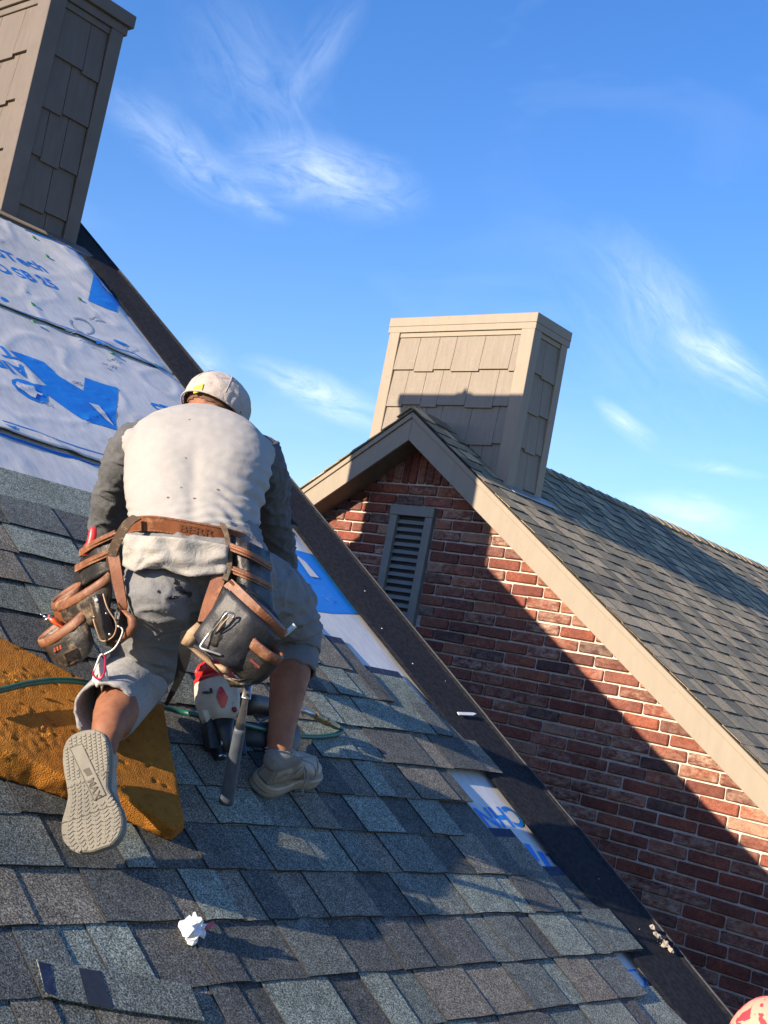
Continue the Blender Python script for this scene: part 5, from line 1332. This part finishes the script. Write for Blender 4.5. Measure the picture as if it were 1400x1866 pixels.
col = mixc(nt, 1.0, col, ramp(nt, tex(nt, 'Noise', 46, 5, .7, 'Pos'), [(.30, (.55,.5,.45)), (.42, (1,1,1)), (.62, (1.08,1.05,1)), (.75, (1.35,1.3,1.2))]), 'MULTIPLY')
L(nt, col, bs.inputs['Base Color']); bs.inputs['Roughness'].default_value = .95; bs.inputs['Specular IOR Level'].default_value = .15
b1 = bump(nt, bs, tex(nt, 'Noise', 110, 7, .85, 'Pos'), .8, .004); bump(nt, bs, tex(nt, 'Voronoi', 330, coord='Pos'), .9, .003, b1)
foam = FB_.fuse('foam_cushion', fm, None, .0055, 1, foamd)
tag(foam, 'worn orange brown slab of upholstery foam under the kneeling knee', 'foam pad')
for i, (x, y) in enumerate([(18,1238),(30,1240),(70,1243),(83,1238),(226,1480),(78,1326),(90,1338)]):
    c = Blob(); p = onroof(x, y, .104 if i not in (4,) else .045); c.ell(p, EU*.004, EV*.0035, NN*.0035, 8, 6)
    for v in c.v: v += Vector((noise.noise(v*200), noise.noise(v*200+Vector((5,0,0))), noise.noise(v*190)))*.003
    c.build('crumb', fm, foam, False)

# ---------------- nail gun ----------------
gun = empty('nail_gun', tuple(onroof(410, 1350))); tag(gun, 'white and red pneumatic roofing nailer lying on the shingles between his feet', 'nail gun')
wht = simple('scuffed off white housing', (.56,.52,.45), (.48,.44,.37), 22, .45, .25, .001, 120, dirt=((.12,.10,.085), 34, .60, .74))
def Q(px, py, h): return onroof(px, py, h)
gax = (Q(395,1240,.15)-Q(404,1308,.10)).normalized(); gx = (EV - gax*EV.dot(gax)).normalized(); gz = gax.cross(gx)
g0 = Q(400,1300,.10)
bd = Blob(); bd.loft([(g0-gax*.02, gx*.034, gz*.034), (g0+gax*.0, gx*.047, gz*.045), (g0+gax*.035, gx*.053, gz*.05), (g0+gax*.075, gx*.050, gz*.048), (g0+gax*.095, gx*.042, gz*.042)], 28, 3.0)
hous = bd.build('housing', wht, gun, True)
Blob().loft([(g0+gax*.096, gx*.044, gz*.044), (g0+gax*.108, gx*.047, gz*.046), (g0+gax*.122, gx*.043, gz*.042), (g0+gax*.134, gx*.030, gz*.030), (g0+gax*.138, gx*.012, gz*.012)], 28, 2.3).build('top_cap', redp, gun, True)
for i in range(16):
    a = math.tau*i/16; c = gx*math.cos(a)+gz*math.sin(a)
    tube([g0+gax*.104+c*.0465, g0+gax*.118+c*.0455, g0+gax*.130+c*.036], .0018, 6, 3).build('cap_rib', redp, gun, True)
Blob().loft([(g0+gax*.084, gx*.0505, gz*.0495), (g0+gax*.094, gx*.0465, gz*.0465)], 28, 2.8).build('red_band', redp, gun, True)
def facing(px, py, w_, h_, name, m_, dep=.003):
    "a badge on the side of the housing that faces us"
    bpy.context.view_layer.update(); dg = bpy.context.evaluated_depsgraph_get()
    pts = []
    for k_ in range(14):
        a = math.tau*k_/14; cs_, sn_ = math.cos(a), math.sin(a); q_ = 1/(abs(cs_)+abs(sn_))**.8 if name == 'badge' else 1
        r = ray(px+w_*cs_*q_+h_*sn_*q_*.12, py+h_*sn_*q_).normalized()
        ok, loc, nrm, *_ = sc.ray_cast(dg, Vector((0,0,0)), r); pts.append(loc - r*dep)
    c = sum(pts, Vector())/14; ctr = c - ray(px, py).normalized()*dep*.8
    mb = MB(); mb.add([ctr]+pts, [(0, i+1, (i+1) % 14+1) for i in range(14)]); o = mb.build(name, m_, gun); so_ = o.modifiers.new('t', 'SOLIDIFY'); so_.thickness = .002; return o
facing(405,1271,10,23,'badge', simple('orange red badge', (.70,.09,.03), (.45,.02,.02), 40, .35, 0, lo=.4, hi=.6))
facing(427,1293,4,5,'emblem', simple('dark red emblem', (.25,.01,.03), None, 30, .4, 0))
facing(377,1262,7,2,'vent_slot', blackp); facing(385,1259,2,5,'vent_slot', blackp)
# nose, foot and feed
nz_ = Blob(); nz_.loft([(g0-gax*.02, gx*.032, gz*.03), (g0-gax*.05, gx*.026, gz*.026), (g0-gax*.075, gx*.020, gz*.024), (g0-gax*.10, gx*.016, gz*.02)], 18, 3); nz_.build('nose', blackp, gun, True)
for a, b, s1_, s2_, nm in [((378,1300,.09),(386,1366,.045),.017,.015,'feed_door'),((396,1330,.06),(402,1384,.04),.018,.012,'contact_foot'),((432,1322,.06),(440,1376,.042),.013,.012,'magazine_arm'),((370,1296,.10),(378,1318,.08),.011,.010,'side_plate')]:
    Blob().loft([(Q(*a), gx*s1_, gz*s1_), (Q(*a).lerp(Q(*b), .5), gx*s1_*1.1, gz*s1_), (Q(*b), gx*s2_, gz*s2_)], 14, 4).build(nm, blackp if nm != 'side_plate' else wht, gun, False)
tube([Q(399,1378,.055), Q(404,1376,.058), Q(412,1379,.055)], .003, 8, 4).build('foot_wire', chrome, gun, True)
tube([Q(402,1340,.075), Q(404,1352,.07), Q(405,1362,.06)], .003, 8, 4).build('foot_wire', steel, gun, True)
# handle and coil magazine run away to the right behind the leg
Blob().loft([(Q(436,1285,.115), gax*.026, NN*.024), (Q(465,1284,.11), gax*.021, NN*.020), (Q(500,1290,.10), gax*.019, NN*.018), (Q(535,1298,.085), gax*.018, NN*.017)], 18, 2.4).build('handle', blackp, gun, True)
dk = simple('dark blue grey casting', (.03,.04,.055), (.045,.055,.07), 40, .5, .2)
Blob().loft([(Q(425,1335,.045), gax*.03, NN*.016), (Q(470,1340,.05), gax*.030, NN*.018), (Q(505,1345,.055), gax*.040, NN*.024)], 18, 2.6).build('magazine_bridge', dk, gun, True)
mc = Q(512,1346,.06)
cyl = [(mc - NN*.028, gax*.055, EV*.058), (mc - NN*.026, gax*.058, EV*.061), (mc + NN*.02, gax*.058, EV*.061), (mc + NN*.026, gax*.052, EV*.055)]
Blob().loft(cyl, 30, 2).build('coil_magazine', blackp, gun, True)
tube([Q(468,1318,.075), Q(480,1312,.08), Q(494,1305,.085)], .0035, 8, 4).build('trigger_guard', steel, gun, True)
# air fitting
ft = empty('air_fitting', tuple(Q(580,1310,.06))); tag(ft, 'steel and brass air hose coupling on the green hose right of the bare leg', 'hose coupling')
fp = [Q(545,1292,.085), Q(572,1303,.07), Q(575,1304,.07), Q(598,1316,.06), Q(600,1317,.058), Q(616,1325,.05)]
fd = (fp[-1]-fp[0]).normalized(); fx = fd.orthogonal().normalized(); fy = fd.cross(fx)
Blob().loft([(fp[0], fx*.006, fy*.006), (fp[0].lerp(fp[1],.3), fx*.010, fy*.010), (fp[0].lerp(fp[1],.5), fx*.007, fy*.007), (fp[1], fx*.009, fy*.009)], 12).build('plug', steel, ft, True)
cp = [(0,.0095),(.08,.0125),(.14,.0112),(.2,.0125),(.28,.0112),(.34,.0125),(.7,.0125),(.74,.010),(.8,.013),(1,.013)]
Blob().loft([(fp[2].lerp(fp[3], t), fx*r, fy*r) for t, r in cp], 14).build('coupler', brass, ft, True)
Blob().loft([(fp[3], fx*.007, fy*.007), (fp[4], fx*.011, fy*.011), (fp[4].lerp(fp[5],.7), fx*.011, fy*.011), (fp[5], fx*.008, fy*.008)], 6).build('hex_nut', brass, ft, False)
# hose
hose_m = simple('green rubber hose', (.008,.10,.075), (.006,.075,.06), 40, .42, .2, .001, 200, dirt=((.02,.03,.03), 60, .62, .75))
hp = [(-60,1268,.112),(0,1258,.112),(50,1246,.114),(105,1240,.114),(150,1243,.112),(185,1252,.10),(235,1268,.07),(280,1282,.05),(330,1297,.045),(385,1308,.09),(430,1317,.10),(470,1327,.08),(520,1338,.05),(570,1343,.037),(605,1340,.036),(622,1334,.037),(622,1328,.042),(612,1323,.05)]
hose = tube([Q(*p) for p in hp], .0072, 12, 6).build('air_hose', hose_m, None, True)
tag(hose, 'green air hose running over the foam pad and looping past the nail gun', 'hose')

# ---------------- litter on the roof ----------------
pc_ = Q(357,1691,.046); cb_ = Blob(); cb_.ell(pc_, EV*.026, EU*.025, NN*.022, 22, 16)
for v in cb_.v:
    d = v-pc_; a = noise.cell(d*38+Vector((9,4,1)))*.42+noise.noise(d*75)*.75+noise.noise(d*170)*.35; v += d*(a - .12)
paper = cb_.build('crumpled_paper', simple('white crumpled paper', (.72,.73,.75), (.64,.66,.69), 40, .7, .2), None, False)
tag(paper, 'small crumpled piece of white paper lying on the lower shingles', 'litter')
mb = MB(); mb.prism([Q(374,1688,.056), Q(388,1679,.052), Q(390,1686,.052), Q(376,1695,.056)], NN*.003); mb.build('red_corner', redp, paper)
mb = MB(); mb.prism([Q(833,1298,.028), Q(862,1299,.030), Q(868,1301,.030), Q(862,1304,.030), Q(836,1303,.028)], NN*.002); o = mb.build('plastic_strip', white_m, None)
tag(o, 'thin white plastic strip lying on the black felt above the stepped shingle ends', 'litter')
# offcut near the lower left corner
oc = empty('shingle_offcut', tuple(Q(200,1800,.035))); tag(oc, 'loose shingle offcut with dark sealant stripes near the lower left corner', 'shingle piece')
def piece(pts, n0, th, name, m_):
    mb = MB(); mb.prism([Q(x, y, n0) for x, y in pts], NN*th); return mb.build(name, m_, oc)
piece([(66,1750),(180,1766),(345,1796),(372,1862),(205,1840),(110,1822),(84,1812)], .0335, .003, 'shingle_piece', shingle)
piece([(70,1752),(92,1757),(101,1815),(82,1808)], .0368, .0006, 'sealant_strip', tape_m)
piece([(143,1764),(184,1770),(206,1838),(160,1829)], .0368, .0006, 'dark_stripe', simple('bare asphalt stripe', (.02,.022,.03), (.03,.032,.04), 90, .6, .4, .001, 300))
# debris on the edge of the felt
rub = simple('pale mortar rubble', (.42,.38,.32), (.28,.24,.19), 60, .9, .4)
for i, (x, y, r_) in enumerate([(1189,1690,.007),(1197,1703,.009),(1205,1709,.005),(1213,1721,.011),(1224,1731,.008)]):
    de = Blob(); c_ = Q(x, y, .036); de.ell(c_, EU*r_*1.1, EV*r_*.9, NN*r_*.7, 9, 7)
    for v in de.v: v += (v-c_)*1.3*noise.noise(v*130)
    o = de.build('mortar_crumb', rub, None, False)
    tag(o, ['uppermost pale mortar crumb on the edge of the black felt','second mortar crumb down the felt edge','middle mortar crumb, the smallest of the row on the felt edge','fourth and largest mortar crumb down the felt edge','lowest pale mortar crumb on the edge of the black felt'][i], 'debris', 'mortar crumbs on the roof edge')
# plain patterned bundle in place of an unidentified thing, bottom right corner
cfoot = Q(1376,2062,.03); ZU = Vector((0,0,1)); cpn = cfoot+ZU*.165
dome = Blob(); dome.ell(cpn, Vector((.115,0,0)), Vector((0,.115,0)), ZU*.175, 32, 22)
pm_, nt, bs = newmat('pink cloth with dark red blotches')
t = tex(nt, 'Noise', 17, 3, .55, 'Pos', dist=1.2); col = ramp(nt, t, [(.0, (.80,.30,.22)), (.55, (.46,.035,.05))], 'CONSTANT')
L(nt, col, bs.inputs['Base Color']); bs.inputs['Roughness'].default_value = .75
me = mesh('patterned_bundle', dome.v, dome.f, True); o = link('patterned_bundle', me, None, pm_)
tag(o, 'round pink cloth bundle with dark red blotches cut off by the lower right corner', 'cloth bundle')
# ---------------- a tree down the street behind the photographer ----------------
tree = empty('shade_tree', (-5.0, -16, -6.5)); tag(tree, 'leafy street tree beyond the near house, out of frame, shading the lower shingles', 'tree')
bark = simple('bark', (.09,.065,.045), (.05,.036,.025), 14, .9, .6, .02, 40)
leaf = pieces('leaves', [(.045,.085,.02),(.06,.10,.025),(.035,.07,.018),(.08,.11,.03)], .2, 30, island=True, bstr=.1)
TR = random.Random(4)
tk = Blob(); tk.loft([(Vector((-5,-16,-6.5)), Vector((.28,0,0)), Vector((0,.28,0))), (Vector((-5.05,-16,-3)), Vector((.2,0,0)), Vector((0,.2,0))), (Vector((-5.1,-16.1,.5)), Vector((.14,0,0)), Vector((0,.14,0))), (Vector((-5.0,-16,3.5)), Vector((.05,0,0)), Vector((0,.05,0)))], 12)
ends = []
for i in range(26):
    a = TR.uniform(0, math.tau); z = TR.uniform(-2.5, 2.8); e = Vector((-5+math.cos(a)*TR.uniform(1.2,3.0), -16+math.sin(a)*TR.uniform(1.2,2.8), min(z+TR.uniform(1.0,2.4), 4.9)))
    s_ = Vector((-5.05, -16, z)); m1 = s_.lerp(e, .5)+Vector((0,0,TR.uniform(-.3,.2)))
    t_ = tube([s_, m1, e], lambda t: .07*(1-t)+.012, 7, 4); tk.add(t_.v, t_.f); ends += [e, m1.lerp(e, .5), m1]
tk.build('trunk', bark, tree, True)
cr_ = MB()
for e in ends:
    for k_ in range(150):
        p = e+Vector((TR.gauss(0,.42), TR.gauss(0,.42), TR.gauss(0,.30)))
        if p.z > 5.35: continue
        d1 = Vector((TR.gauss(0,1), TR.gauss(0,1), TR.gauss(0,.6))).normalized(); d2 = d1.orthogonal().normalized(); s_ = TR.uniform(.05, .10)
        cr_.add([p, p+d1*s_*.5+d2*s_*.3, p+d1*s_, p+d1*s_*.5-d2*s_*.3], [(0,1,2,3)])
me = mesh('crown', cr_.v, cr_.f); link('crown', me, tree, leaf)
